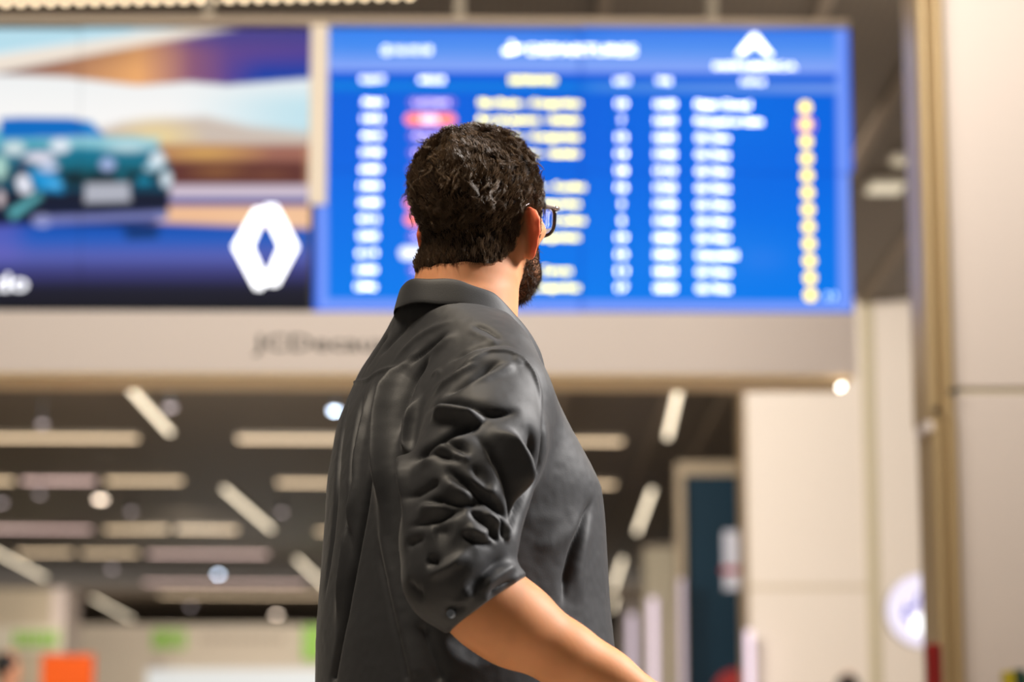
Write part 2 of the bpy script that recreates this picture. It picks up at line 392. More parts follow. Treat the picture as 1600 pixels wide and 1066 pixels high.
def glyphs(mb, s, px0, px1, pyc, hpx, off=.004, slant=0.0, thick=0.002, bold=0.0):
    """write string s between px0 and px1 centred on row pyc with cap height hpx"""
    cu = bpy.data.curves.new('t', 'FONT'); cu.body = s; cu.resolution_u = 2; cu.offset = bold
    ob = bpy.data.objects.new('t', cu); COL.objects.link(ob)
    dg = bpy.context.evaluated_depsgraph_get(); me = bpy.data.meshes.new_from_object(ob.evaluated_get(dg))
    vs = np.array([v.co for v in me.vertices]); fs = [tuple(p.vertices) for p in me.polygons]
    bpy.data.objects.remove(ob); bpy.data.curves.remove(cu); bpy.data.meshes.remove(me)
    if len(vs) == 0: return mb
    x0, x1 = vs[:, 0].min(), vs[:, 0].max()
    ua, zc = sp(px0, pyc); uc, _ = sp(px1, pyc); hz = sp(px0, pyc - hpx/2)[1] - sp(px0, pyc + hpx/2)[1]
    zl = sp(px0, pyc)[1]; zr = sp(px0, pyc)[1]
    capH = 0.69
    U = ua + (vs[:, 0]-x0)/(x1-x0)*(uc-ua); Zz = zl + (vs[:, 1]/capH - .5)*hz
    mb.add([(a, -off, b) for a, b in zip(U, Zz)], fs); return mb

lw = emit('display_white', (236, 238, 255), 6.4); lh = emit('display_white_bold', (245, 246, 255), 3.7); ly = emit('display_yellow', (255, 238, 60), 7.5)
# lettering on the fascia
g = MB(); glyphs(g, 'JCDecaux', 397, 615, 538, 24, off=.046, bold=.01); g.build('fascia_lettering', M['lettering'], hs, local=True)

# departures display
dd = s_root('departures_display', 'wide blue departures board with rows of white and yellow flight text', 'departures board')
bm_ = picture_mat('departures_picture', 1.0)
for (a, b_, c, d) in ((491, 908, 44.5, 268), (908, 1330, 44.5, 268), (491, 908, 268, 487.5), (908, 1330, 268, 487.5)):
    o = quadgrid('screen_panel', a, b_, c, d, paint_board, bm_, dd, 3.0, 0.0)
uA, uB = sp(490, 300)[0], sp(1330, 300)[0]
MB().box(uA, uB, .004, .12, z_s0, z_s1, .004).build('display_casing', M['dark'], dd, local=True)
rows = [159.5 + 26.15*i for i in range(12)]
def drift(x): return (x - 580) / 535 * 3.8
glyphs(MB(), 'DEPARTURES', 826, 994, 78, 13, bold=.02).build('heading_text', lh, dd, local=True)
glyphs(MB(), '16:10:18', 618, 674, 78, 10, bold=.01).build('clock_text', lh, dd, local=True)
# clock symbol, aeroplane symbol
ck = MB(); ucx, ucz = sp(604, 79)
r = .016; ck.tube([(ucx + r*math.cos(t), -.004, ucz + r*math.sin(t)) for t in np.linspace(0, 2*math.pi, 20, False)], .0032, 6, closed=True)
ck.box(ucx - .002, ucx + .002, -.006, -.003, ucz, ucz + .01).box(ucx, ucx + .007, -.006, -.003, ucz - .002, ucz + .002); ck.build('clock_symbol', lh, dd, local=True)
pl_ = MB(); pts = [(785, 80), (790, 76), (800, 77), (796, 66), (800, 65), (808, 75), (816, 72), (819, 74), (816, 77), (806, 82), (790, 85)]
pl_.prism([sp(*p) for p in pts], -.006, -.003); pl_.build('aeroplane_symbol', lh, dd, local=True)
for s, a, b_ in (('FLIGHT', 564, 601), ('AIRLINE', 654, 695), ('GATE', 960, 984), ('TIME', 1025, 1049), ('STATUS', 1158, 1194)):
    glyphs(MB(), s, a, b_, 124.5 + drift((a+b_)/2)*.8, 8).build('column_heading', lw, dd, local=True)

g = MB(); glyphs(g, 'DESTINATION', 797, 868, 125.5, 8); g.build('destination_heading', ly, dd, local=True)
nums = ['3061', '1472', '4610', '2738', '6040', '1404', '3588', '4712', '2205', '6119', '3300', '1846']
for i, y in enumerate(rows):
    x = 582.5 - i*.95; glyphs(MB(), nums[i], x - 15.5, x + 15.5, y + (0.2 if i < 9 else .8), 8.5, bold=.01).build('flight_number', lw, dd, local=True)
dest = ['São Paulo - Congonhas', 'Rio de Janeiro - Galeão', 'São Paulo - Congonhas', 'Rio de Janeiro - Galeão', 'Recife', 'Belo Horizonte - Confins',
        'São Paulo - Congonhas', 'Belo Horizonte - Confins', 'São Paulo - Congonhas', 'Goiânia', 'Porto Alegre - Canoas', 'São Paulo - Congonhas']
ends = [906, 905, 906, 905, 790, 914, 906, 914, 905, 800, 893, 905]
for i, y in enumerate(rows): glyphs(MB(), dest[i], 748, ends[i], y + 1.2, 8.5).build('destination_text', ly, dd, local=True)
gate = ['10', '7', '12', '14', '18', '16', '5', '8', '19', '15', '11', '17']
for i, y in enumerate(rows):
    w = 8 if len(gate[i]) == 2 else 3; glyphs(MB(), gate[i], 971.5 - w, 971.5 + w, y + 2.6, 9, bold=.012).build('gate_number', lw, dd, local=True)
tt = ['16:20', '16:35', '16:55', '17:00', '17:10', '17:25', '17:30', '17:45', '18:00', '18:05', '18:20', '18:30']
for i, y in enumerate(rows): glyphs(MB(), tt[i], 1023.5, 1055.5, y + 3.2, 9.5, bold=.012).build('departure_time', lw, dd, local=True)
st = ['Flight Closed', 'Proceed to Gate', 'On Time', 'On Time', 'On Time', 'On Time', 'On Time', 'On Time', 'On Time', 'Canceled', 'On Time', 'On Time']
se = [1172, 1191, 1139, 1139, 1139, 1139.5, 1140, 1140, 1140, 1151, 1141, 1141]
for i, y in enumerate(rows): glyphs(MB(), st[i], 1087 + i*.15, se[i], y + 3.9, 9.5, bold=.012).build('status_text', lw, dd, local=True)
# airline badges
def badge(x0, x1, y, h, m, name='airline_badge'):
    a, z = sp(x0, y); b_, _ = sp(x1, y); hz = h/2/FPX*SY*1.04
    o = [(a + hz + hz*math.cos(t), z + hz*math.sin(t)) for t in np.linspace(math.pi/2, 1.5*math.pi, 8)] + [(b_ - hz + hz*math.cos(t), z + hz*math.sin(t)) for t in np.linspace(-math.pi/2, math.pi/2, 8)]
    return MB().prism(o, -.004, -.002).build(name, m, dd, local=True)
vio = emit('badge_violet', (120, 70, 225), .9); orr = emit('badge_orange', (255, 110, 70), 1.7); wht = emit('badge_white', (250, 252, 255), 1.3)
kinds = [vio, orr, vio, vio, vio, vio, orr, orr, vio, wht, vio, vio]
for i, y in enumerate(rows):
    m = kinds[i]
    if m is orr: badge(633, 712, y + .8, 17, m)
    elif m is wht: badge(624, 690, y + 1, 19, m)
    else: badge(638, 712, y + .8, 13, m)
bt_ = emit('badge_text', (235, 225, 255), 3.2)
for i, y in enumerate(rows):
    g = MB()
    if kinds[i] is vio: glyphs(g, 'LATAM' if i == 0 else 'Passaredo', 648, 700, y + 1.5, 7, off=.006)
    if kinds[i] is orr: glyphs(g, 'GOL', 658, 686, y + .8, 11, off=.006, bold=.02)
    if g.v: g.build('airline_name', bt_, dd, local=True)
# round code discs
for i in range(12):
    x = 1258 + i*.75; y = 168 + 26.65*i; a, z = sp(x, y); R_ = 9/FPX*SY*1.03
    MB().prism([(a + R_*math.cos(t), z + R_*math.sin(t)) for t in np.linspace(0, 2*math.pi, 20, False)], -.004, -.002).build('gate_disc', emit('disc_yellow_%d' % i, (255, 226, 78) if i != 1 else (255, 212, 84), 2.6), dd, local=True)
cr_ = MB(); u1_, z1_ = sp(1259, 196); cr_.tube([(u1_ + .04*math.cos(t), -.003, z1_ + .04*math.sin(t)) for t in np.linspace(0, 2*math.pi, 20, False)], .0035, 6, closed=True)
cr_.build('alert_ring', emit('magenta_ring', (235, 60, 200), 1.2), dd, local=True)
g = MB()
for k, x in enumerate((1290, 1300)):
    uc, zc = sp(x, 463); g.tube([(uc + .012*math.cos(t), -.004, zc + .014*math.sin(t)) for t in np.linspace(-1.2, 1.2, 8)], .004, 6)
g.build('sound_symbol', emit('pale_symbol', (200, 228, 255), 3.0), dd, local=True)
# airport operator logo
g = MB()
for pts in ([(1176, 54), (1179, 54), (1176, 74), (1158, 86), (1150, 88), (1156, 78)], [(1177, 54), (1181, 54), (1200, 78), (1208, 88), (1200, 87), (1183, 74)]):
    g.prism([sp(*p) for p in pts], -.006, -.003)
glyphs(g, 'INFRAMERICA', 1116, 1244, 103.5, 8.5, bold=.02)
g.build('operator_logo', lh, dd, local=True)

# advertising display
ad = s_root('advertising_display', 'bright advertising display showing a teal car under a purple roof', 'advertising screen')
am = picture_mat('advert_picture', 1.0)
for (a, b_) in ((-120, 125), (125, 484)):
    for (c, d) in ((44.5, 268), (268, 484)):
        quadgrid('screen_panel', a, b_, c, d, paint_ad, am, ad, 2.6, -0.0)
MB().box(u_l, sp(489.5, 300)[0], .004, .12, z_s0, z_s1, .004).build('display_casing', M['dark'], ad, local=True)
# diamond emblem: two interlocked angular bands
em = MB()
for pts in ([(399, 326), (412, 326), (416, 334), (394, 386), (418, 440), (409, 452), (399, 452), (364, 386)],
            [(415, 321), (432, 321), (466, 386), (434, 446), (422, 446), (414, 438), (437, 386), (412, 334)]):
    em.prism([sp(*p) for p in pts], -.008, -.003)
em.build('diamond_emblem', emit('emblem_white', (250, 250, 252), 3.0), ad, local=True)
g = MB(); glyphs(g, 'dirigindo', -128, 44, 441, 25, bold=.02, off=.005); g.build('slogan_lettering', emit('slogan_white', (245, 245, 252), 1.9), ad, local=True)
# ------------------------------------------------------------------ ceiling lamps (surveyed on the ceiling plane)
ZL = HZ - .06
def strip(p0, p1, w, mt, label, group, name='strip_lamp', cat='ceiling lamp'):
    A, B = atz(*p0, ZL), atz(*p1, ZL); d = B - A; L = d.length
    t = thing(name, (A + B)/2, label, cat, group, rz=math.atan2(d.y, d.x))
    MB().box(-L/2 - .03, L/2 + .03, -w/2 - .02, w/2 + .02, .01, .06, .004).build('lamp_housing', M['lampbody'], t, local=True)
    MB().box(-L/2, L/2, -w/2, w/2, -.01, .012, .003).build('diffuser', mt, t, local=True)
    return t
GL = 'strip lamps running into the depth of the hall'
strip((196, 600), (266, 677), .055, lamp_long, 'diagonal strip lamp just below the cream housing, left of the man', GL)
strip((350, 764), (424, 828), .055, lamp_long, 'diagonal strip lamp in the middle of the dark ceiling left of the man', GL)
strip((464, 874), (512, 920), .055, lamp_long, 'diagonal strip lamp ending at the back of the man', GL)
strip((-30, 850), (70, 903), .06, lamp_long, 'diagonal strip lamp at the left edge above the pale shop box', GL)
strip((145, 935), (206, 968), .055, lamp_long, 'lowest diagonal strip lamp, just above the shopfronts', GL)
strip((1061, 606), (1043, 684), .06, lamp_long, 'slanted strip lamp right of the man, nearest the housing', GL)
strip((1019, 766), (995, 832), .06, lamp_long, 'slanted strip lamp level with the man\'s chest on his right', GL)
strip((973, 874), (958, 922), .06, lamp_long, 'slanted strip lamp right of the man\'s waist above the forearm', GL)
strip((961, 935), (957, 953), .06, lamp_long, 'shortest slanted strip lamp, low beside the man\'s shirt hem', GL)
GT = 'strip lamps running across the hall'
strip((-60, 685), (214, 686), .14, lamp_trans, 'cross strip lamp at far left in the first row below the housing', GT)
strip((372, 687), (620, 688), .14, lamp_trans, 'cross strip lamp in the first row, running behind the man', GT)
strip((800, 690), (972, 691), .14, lamp_trans, 'cross strip lamp right of the man\'s chest in the first row', GT)
strip((-60, 752), (20, 752), .17, lamp_trans, 'short cross strip lamp at the left edge in the second row', GT)
strip((36, 752), (148, 752), .17, lamp_pink, 'rosy cross strip lamp in the second row near the left edge', GT)
strip((166, 752), (284, 752), .17, lamp_trans, 'cross strip lamp in the second row above the round spots', GT)
strip((434, 755), (620, 756), .17, lamp_trans, 'cross strip lamp in the second row behind the man\'s back', GT)
strip((820, 757), (960, 758), .17, lamp_trans, 'cross strip lamp just right of the man\'s chest in the second row', GT)
strip((-60, 827), (142, 828), .17, lamp_pink, 'rosy cross strip lamp in the third row at the left edge', GT)
strip((165, 828), (262, 828), .17, lamp_trans, 'cross strip lamp in the middle of the third row', GT)
strip((276, 828), (370, 829), .17, lamp_trans, 'cross strip lamp ending the third row under the diagonal lamp', GT)
strip((495, 831), (600, 831), .17, lamp_trans, 'cross strip lamp in the third row touching the man\'s back', GT)
strip((28, 864), (112, 864), .18, lamp_trans, 'cross strip lamp starting the fourth row on the left', GT)
strip((128, 865), (214, 865), .18, lamp_trans, 'cross strip lamp in the fourth row above the cool spot', GT)
strip((232, 866), (418, 867), .18, lamp_pink, 'long rosy cross strip lamp ending the fourth row', GT)
strip((225, 911), (475, 913), .12, lamp_pink, 'faint cross strip lamp in the fifth row behind the man', GT)
strip((250, 930), (510, 931), .10, lamp_trans, 'faintest cross strip lamp in the last row before the shops', GT)
# short panel lamps at the right behind the display
def panel(px0, px1, py0, py1, label, round_=False):
    a, b = atz(px0, py1, ZL), atz(px1, py0, ZL)
    t = thing('panel_lamp', ((a.x+b.x)/2, (a.y+b.y)/2, ZL), label, 'ceiling lamp', 'panel lamps by the brass column')
    w, d = abs(b.x-a.x)/2, abs(b.y-a.y)/2
    if round_:
        MB().tube([(0, 0, 0), (0, 0, .055)], w, 24).build('lamp_housing', M['lampbody'], t, local=True)
        MB().tube([(0, 0, -.01), (0, 0, 0)], w*.9, 24).build('diffuser', emit('panel_glow_round', (216, 200, 168), .72), t, local=True)
    else:
        MB().box(-w - .02, w + .02, -d - .02, d + .02, 0, .06, .004).build('lamp_housing', M['lampbody'], t, local=True)
        MB().box(-w, w, -d, d, -.01, 0, .003).build('diffuser', emit('panel_glow', (226, 212, 184), .95), t, local=True)
panel(1353, 1415, 287, 302, 'rectangular cream panel lamp between the departures board and brass column')
panel(1385, 1437, 245, 260, 'round dim panel lamp partly hidden by the brass column', True)
# round spots
def spot(px, py, r, mt, label):
    p = atz(px, py, HZ - .3)
    t = thing('pendant_spot', (p.x, p.y, HZ), label, 'ceiling spot', 'round pendant spots below the dark ceiling')
    MB().tube([(0, 0, -.02), (0, 0, -.2)], .012, 8).build('stem', M['dark'], t, local=True)
    MB().tube([(0, 0, -.18), (0, 0, -.3)], [r*.6, r*1.0], 16).build('shade', M['dark'], t, local=True)
    o = MB(); V = []; 
    n = 10
    for i in range(n//2 + 1):
        a = math.pi/2*i/(n//2)
        V.append((r*math.cos(a), -.3 - r*.6*math.sin(a)))
    o.tube([(0, 0, z) for _, z in V], [max(q, .001) for q, _ in V], 14); o.build('bulb', mt, t, local=True)
for a in ((523, 641, .05, lamp_cool, 'bright cool round spot touching the left of the man\'s shoulder'),
          (157, 779, .08, lamp_warm, 'pale round spot under the second lamp row'),
          (205, 799, .05, lamp_dim, 'dim round spot just above the third lamp row'),
          (266, 636, .06, lamp_dim, 'faint round spot right of the top diagonal lamp'),
          (66, 662, .05, lamp_dim, 'violet grey round spot crossing the first lamp row'),
          (62, 772, .05, lamp_dim, 'pale round spot crossing the second lamp row'),
          (175, 888, .07, lamp_dim, 'grey blue round spot under the fourth lamp row'),
          (341, 897, .06, lamp_cool, 'bright cool round spot under the fourth lamp row'),
          (298, 947, .07, lamp_dim, 'grey round spot above the green lettering'),
          (432, 960, .09, lamp_warm, 'warm round spot low beside the man\'s shirt'),
          (2, 785, .06, lamp_dim, 'pale round spot cut by the left edge'),
          (440, 800, .05, lamp_dim, 'dim round spot beside the middle diagonal lamp')):
    spot(*a)
# string of bulbs along the near ceiling, top left
A, B = atz(-60, 3, HZ - .03), atz(640, -9, HZ - .03)
t = thing('bulb_string', A, 'row of small warm bulbs along the ceiling at the top left', 'string light')
MB().tube([A + Vector((0, 0, .025)), B + Vector((0, 0, .025))], .008, 8).build('cable_track', M['dark'], t)
blb = emit('bulb_glow', (255, 228, 188), 4.5)
for i in range(31):
    p = A.lerp(B, i/30.0)
    bm2 = MB(); bm2.tube([p + Vector((0, 0, .014)), p, p - Vector((0, 0, .012)), p - Vector((0, 0, .02))], [.012, .02, .017, .004], 10).build('bulb', blb, t)

# ------------------------------------------------------------------ far shopfronts, left
def wbox(name, px0, px1, py0, Y, depth, m, parent=None, z0=0.0, py1=None):
    a, b = at(px0, 1000, Y).x, at(px1, 1000, Y).x; z1 = at((px0+px1)/2, py0, Y).z
    if py1 is not None: z0 = at((px0+px1)/2, py1, Y).z
    return MB().box(a, b, Y, Y + depth, z0, z1, .004).build(name, m, parent)
sy = 50.0
s = thing('shopfront', (at(300, 1000, sy).x, sy, 0), 'long pale shopfront fascia with green lettering at the far left', 'shopfront')
shop = mat('shop_fascia', (214, 200, 180), .6, var=.03, vscale=.6)
wbox('fascia', 90, 560, 976, sy, 2.0, shop, s)
zf = at(300, 1046, sy - .1).z
MB().box(at(232, 1000, sy).x, at(560, 1000, sy).x, sy - .06, sy, .4, zf).build('lit_window', emit('shop_window', (222, 222, 218), .95), s)
g = MB()
for x0, x1, y in ((238, 250, 1000), (252, 264, 1000), (266, 276, 1000), (280, 290, 1000)):
    a, c = at(x0, 1014, sy - .1), at(x1, 984, sy - .1); g.box(a.x, c.x, sy - .12, sy - .02, a.z, c.z, .02)
g.build('green_lettering', M['green'], s)
g = MB()
for x0 in range(312, 440, 15):
    a, c = at(x0, 1003, sy - .1), at(x0+10, 995, sy - .1); g.box(a.x, c.x, sy - .08, sy - .02, a.z, c.z, .01)
g.build('grey_lettering', mat('pale_grey_text', (178, 164, 146), .6), s)
wbox('green_panel', 473, 506, 978, sy - .2, .15, M['green'], s, py1=1032)
wbox('grey_mark', 240, 252, 1030, sy - .1, .08, mat('grey_mark', (186, 170, 156), .6), s, py1=1046)
s2 = thing('kiosk', (at(40, 1000, 44).x, 44, 0), 'tall beige kiosk box at the left edge with green lettering', 'kiosk')
wbox('wall', -60, 80, 921, 44, 1.5, mat('kiosk_wall', (190, 174, 148), .6), s2)
wbox('corner_post', 80, 100, 919, 43.98, 1.5, mat('kiosk_post', (214, 196, 186), .5), s2)
wbox('sign_band', -60, 100, 978, 43.9, .1, mat('kiosk_band', (214, 204, 182), .5), s2, py1=1020)
g = MB()
for x0 in range(20, 92, 12):
    a, c = at(x0, 1010, 43.8), at(x0 + 9, 987, 43.8); g.box(a.x, c.x, 43.8, 43.9, a.z, c.z, .02)
g.build('green_lettering', M['green'], s2)
s3 = thing('orange_banner', (at(106, 1000, 28).x, 28, 0), 'orange panel with rounded top standing before the kiosk', 'banner')
wbox('panel', 66, 147, 1023, 28, .08, M['orange'], s3, z0=.25)
for px in (76, 137):
    x = at(px, 1000, 28).x; MB().box(x - .03, x + .03, 27.95, 28.15, 0, .3, .005).build('foot', M['grey'], s3)

# ------------------------------------------------------------------ right of the man: columns, teal billboard
for (x0, x1, y0, Y, c, lab) in ((1008, 1056, 853, 34, (176, 164, 138), 'beige column just left of the teal billboard'),
                                (972, 1004, 938, 40, (150, 138, 128), 'narrow grey column between the forearm and beige column')):
    t = thing('column', (at((x0+x1)/2, 1000, Y).x, Y, 0), lab, 'column', 'columns deep in the hall')
    wbox('shaft', x0, x1, y0, Y, 1.0, mat('col_%d' % x0, c, .5), t)
    wbox('capital', x0 - 2, x1 + 2, y0 - 3, Y - .06, 1.1, M['beam'], t, py1=y0 + 3)
def glow_strip(px, y0, Y, w, label, s=1.6):  # upright glowing strip, for light strips and imitated reflections
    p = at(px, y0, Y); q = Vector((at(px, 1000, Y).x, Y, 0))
    t = thing('glow_strip', (q.x, Y, 0), label, 'lamp', 'upright light tubes')
    MB().box(q.x - w/2, q.x + w/2, Y - .02, Y + .06, .2, p.z, .01).build('tube', emit('rosy_glow_%d' % px, (236, 214, 226), s), t)
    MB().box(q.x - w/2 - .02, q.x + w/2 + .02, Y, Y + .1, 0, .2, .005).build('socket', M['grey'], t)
glow_strip(1021, 935, 33.8, .10, 'upright glowing tube in front of the beige column', 1.3)
glow_strip(988, 960, 39.7, .12, 'upright glowing tube in front of the narrow grey column', .9)
glow_strip(1171, 985, 20.8, .06, 'glowing strip imitating a pinkish reflection at the left corner of cream wall', 1.6)  # reflection at the wall corner built as a glowing strip
glow_strip(1066, 905, 25.8, .05, 'glowing strip imitating the lit edge of the left frame of teal billboard', .8)  # lit edge of the frame built as a glowing strip
by = 26.0
bb = thing('teal_billboard', (at(1120, 1000, by).x, by, 0), 'dark teal upright billboard in beige frame left of cream wall', 'billboard')
a, c = at(1058, 800, by).x, at(1185, 800, by).x; zt_ = at(1115, 722, by).z
fr = MB().box(a, a + .08, by - .05, by + .35, 0, zt_, .01).box(c - .08, c, by - .05, by + .35, 0, zt_, .01).box(a + .08, c - .08, by - .05, by + .35, zt_ - .15, zt_, .01)
fr.build('frame', mat('billboard_frame', (138, 122, 98), .5), bb)
MB().box(a + .08, c - .08, by, by + .2, 0.1, zt_ - .15).build('panel', M['teal'], bb)
z0_, z1_ = at(1140, 922, by).z, at(1140, 830, by).z; xa_, xb_ = at(1131, 870, by).x, at(1160, 870, by).x
nb = MB().box(xa_, xb_, by - .02, by, z0_, z1_, .004).build('notice', mat('pale_notice', (186, 186, 196), .5), bb)
zr0, zr1 = at(1140, 897, by).z, at(1140, 886, by).z
MB().box(xa_ - .03, xb_, by - .03, by - .02, zr0, zr1).build('red_band', M['red'], nb)
ctr = at(1150, 1082, by); o = MB(); o.tube([ctr + Vector((0, 0, 0)), ctr + Vector((0, -.02, 0))], .24, 32); o.build('red_disc', M['red'], bb)

# ------------------------------------------------------------------ round lit sign, red reflection built as a post, small rack
ry = 14.0; c0 = at(1441, 955, ry); R0 = 57/FPX*ry*1.0
rs = thing('round_sign', c0, 'round white illuminated sign with blue marks beside the brass column', 'lit sign')
MB().tube([c0 + Vector((0, .07, 0)), c0 + Vector((0, -.03, 0))], R0*1.0, 48).build('sign_body', M['white'], rs)
MB().tube([c0 + Vector((0, -.03, 0)), c0 + Vector((0, -.045, 0))], [R0*.98, R0*.96], 48).build('sign_face', emit('sign_face', (244, 234, 252), 1.12), rs)
mk = MB(); P_ = lambda x, y: at(x, y, ry - .06)
for pts in ([(1412, 965), (1414, 955), (1417, 945)], [(1417, 954), (1426, 951), (1432, 946)], [(1436, 928), (1433, 940), (1432, 952)], [(1452, 938), (1450, 950), (1452, 962)], [(1414, 962), (1420, 968), (1424, 975)]):
    mk.tube([P_(*p) for p in pts], .009, 8)
mk.build('blue_mark', emit('blue_mark', (56, 60, 215), .8), rs)
bl = P_(1438, 975); MB().tube([bl, bl + Vector((0, .02, 0))], .055, 24).build('white_glow_disc', emit('sign_core', (255, 255, 255), 2.2), rs)
MB().box(c0.x + R0*.8, c0.x + R0*2.1, ry - .01, ry + .03, c0.z - .02, c0.z + .02, .004).build('bracket', M['grey'], rs)
MB().tube([(c0.x + R0*2.1, ry, 0), (c0.x + R0*2.1, ry, HZ)], .03, 14).build('support_pole', M['grey'], rs)
rx0, rx1 = at(1446, 1040, 8.7).x, at(1473, 1040, 8.7).x; zr = at(1460, 1006, 8.7).z
rp = thing('reflection_post', ((rx0+rx1)/2, 8.7, 0), 'dark red glossy post standing in for a reflection in the brass column', 'post')  # post shape added to imitate a red reflection in the brass
MB().tube([((rx0+rx1)/2, 8.7, .03), ((rx0+rx1)/2, 8.7, zr - .01), ((rx0+rx1)/2, 8.7, zr)], [(rx1-rx0)/2, (rx1-rx0)/2, (rx1-rx0)/2*.7], 24).build('shaft', M['red'], rp, smooth=False)
MB().tube([((rx0+rx1)/2, 8.7, 0), ((rx0+rx1)/2, 8.7, .03)], [.14, .12], 24).build('base', M['dark'], rp)
ky = 8.4; kx0, kx1 = at(1572, 1050, ky).x, at(1660, 1050, ky).x; kz = at(1590, 1048, ky).z
kr = thing('snack_rack', ((kx0+kx1)/2, ky, 0), 'small display rack with yellow and dark items at the lower right corner', 'display rack')
MB().box(kx0 - .05, kx1, ky, ky + .35, 0, kz - .06, .01).build('rack_body', mat('rack_tan', (205, 178, 130), .5), kr)
for i, (c, h) in enumerate((((196, 178, 30), 0), ((30, 70, 62), .006), ((110, 140, 40), -.01), ((190, 170, 40), .004), ((28, 60, 60), 0))):
    x = kx0 + .005 + i*.036; MB().box(x, x + .03, ky + .02, ky + .12, kz - .06, kz + h, .004).build('packet', mat('packet_%d' % i, c, .4), kr)

# ------------------------------------------------------------------ the man looking up at the board
import openvdb
ROOT = Vector((at(728, 1000, 3.25).x, 3.25, 0)); RT = np.array(ROOT)
man = thing('person', ROOT, 'man seen from behind with dark curly hair and beard in charcoal grey shirt', 'person')
def wp(px, py, Y): return np.array(at(px, py, Y))

class Field:
    def __init__(s, lo, hi, h):
        s.lo = np.array(lo, float); s.h = h; s.n = np.ceil((np.array(hi) - s.lo)/h).astype(int) + 1
        s.d = np.full(s.n, 0.2, np.float32)
    def sub(s, lo, hi, pad):
        a = np.clip(np.floor((np.array(lo) - pad - s.lo)/s.h).astype(int), 0, s.n - 1)
        b = np.clip(np.ceil((np.array(hi) + pad - s.lo)/s.h).astype(int) + 1, 1, s.n)
        ax = [(s.lo[i] + s.h*np.arange(a[i], b[i])).astype(np.float32) for i in range(3)]
        return tuple(slice(a[i], b[i]) for i in range(3)), np.meshgrid(*ax, indexing='ij', sparse=True)
    def join(s, sl, d, k):
        o = s.d[sl]
        if k <= 0: s.d[sl] = np.minimum(o, d); return
        h = np.clip(.5 + .5*(o - d)/k, 0, 1); s.d[sl] = o*(1-h) + d*h - k*h*(1-h)
    def cut(s, sl, d, k):
        o = s.d[sl]; d = -d; h = np.clip(.5 - .5*(o - d)/k, 0, 1); s.d[sl] = o*(1-h) + d*h + k*h*(1-h)
    def ell(s, c, r, k=.01, rot=None, cut=False):
        R_ = np.eye(3) if rot is None else np.asarray(rot, float)   # rows = axes
        r = np.array(r, float); m = max(r) + .03
        if np.any(np.array(c) + m < s.lo) or np.any(np.array(c) - m > s.lo + s.n*s.h): return
        sl, (X, Y, Z) = s.sub(np.array(c) - m, np.array(c) + m, 0)
        X = X - c[0]; Y = Y - c[1]; Z = Z - c[2]
        q = [R_[i, 0]*X + R_[i, 1]*Y + R_[i, 2]*Z for i in range(3)]
        k0 = np.sqrt(sum((q[i]/r[i])**2 for i in range(3))) + 1e-6; k1 = np.sqrt(sum((q[i]/r[i]**2)**2 for i in range(3))) + 1e-6
        d = (k0*(k0-1)/k1).astype(np.float32)
        (s.cut if cut else s.join)(sl, d, k)
    def chain(s, pts, rs, k=.01, flat=None):
        pts = [np.array(p, float) for p in pts]
        for i in range(len(pts)-1):
            a, b, ra, rb = pts[i], pts[i+1], rs[i], rs[i+1]; m = max(ra, rb) + .035
            sl, (X, Y, Z) = s.sub(np.minimum(a, b), np.maximum(a, b), m)
            v = b - a; L = v @ v + 1e-12
            t = np.clip(((X-a[0])*v[0] + (Y-a[1])*v[1] + (Z-a[2])*v[2])/L, 0, 1)
            dx, dy, dz = X-a[0]-t*v[0], Y-a[1]-t*v[1], Z-a[2]-t*v[2]
            q = dx*dx + dy*dy + dz*dz
            if flat is not None:
                nrm, f = flat; w = dx*nrm[0] + dy*nrm[1] + dz*nrm[2]; q = q + w*w*(f*f - 1)
            d = (np.sqrt(q) - (ra + (rb-ra)*t)).astype(np.float32)
            s.join(sl, d, k)
    def loft(s, zs, cx, cy, rl, rb, az, k=.02, p=2.3):
        """stack of superellipses; az = facing direction clockwise from +Y"""
        o = np.argsort(zs); zs, cx, cy, rl, rb = [np.array(v, float)[o] for v in (zs, cx, cy, rl, rb)]
        m = max(rl.max(), rb.max()) + .05
        sl, (X, Y, Z) = s.sub((cx.min()-m, cy.min()-m, zs[0]), (cx.max()+m, cy.max()+m, zs[-1]), .04)
        z1 = Z.ravel()
        def ip(v):   # smooth interpolation
            t = np.clip(z1, zs[0], zs[-1]); out = np.zeros_like(t)
            for dz, w in ((-.012, .25), (0, .5), (.012, .25)): out += w*np.interp(t + dz, zs, v)
            return out.reshape(1, 1, -1)
        CX, CY, RL, RB = ip(cx), ip(cy), ip(rl), ip(rb)
        fx, fy = math.sin(az), math.cos(az); lx, ly = math.cos(az), -math.sin(az)
        u = ((X-CX)*lx + (Y-CY)*ly)/RL; v = ((X-CX)*fx + (Y-CY)*fy)/RB
        q = (np.abs(u)**p + np.abs(v)**p)**(1/p)
        d = (q - 1)*np.minimum(RL, RB)
        dz = np.maximum(zs[0] - Z, Z - zs[-1]); d = np.maximum(d, dz + 0*d).astype(np.float32)
        s.join(sl, d, k)
    def mesh(s, iso=0.0, blur=1):
        d = s.d
        for _ in range(blur):
            for ax in range(3):
                d = d.copy(); a = np.moveaxis(d, ax, 0); a[1:-1] = .25*a[:-2] + .5*a[1:-1] + .25*a[2:]
        g = openvdb.FloatGrid(0.2); g.copyFromArray(np.ascontiguousarray(d))
        P, T, Q = g.convertToPolygons(isovalue=iso, adaptivity=0.0)
        return P.astype(float)*s.h + s.lo, Q.astype(np.int64)[:, ::-1]
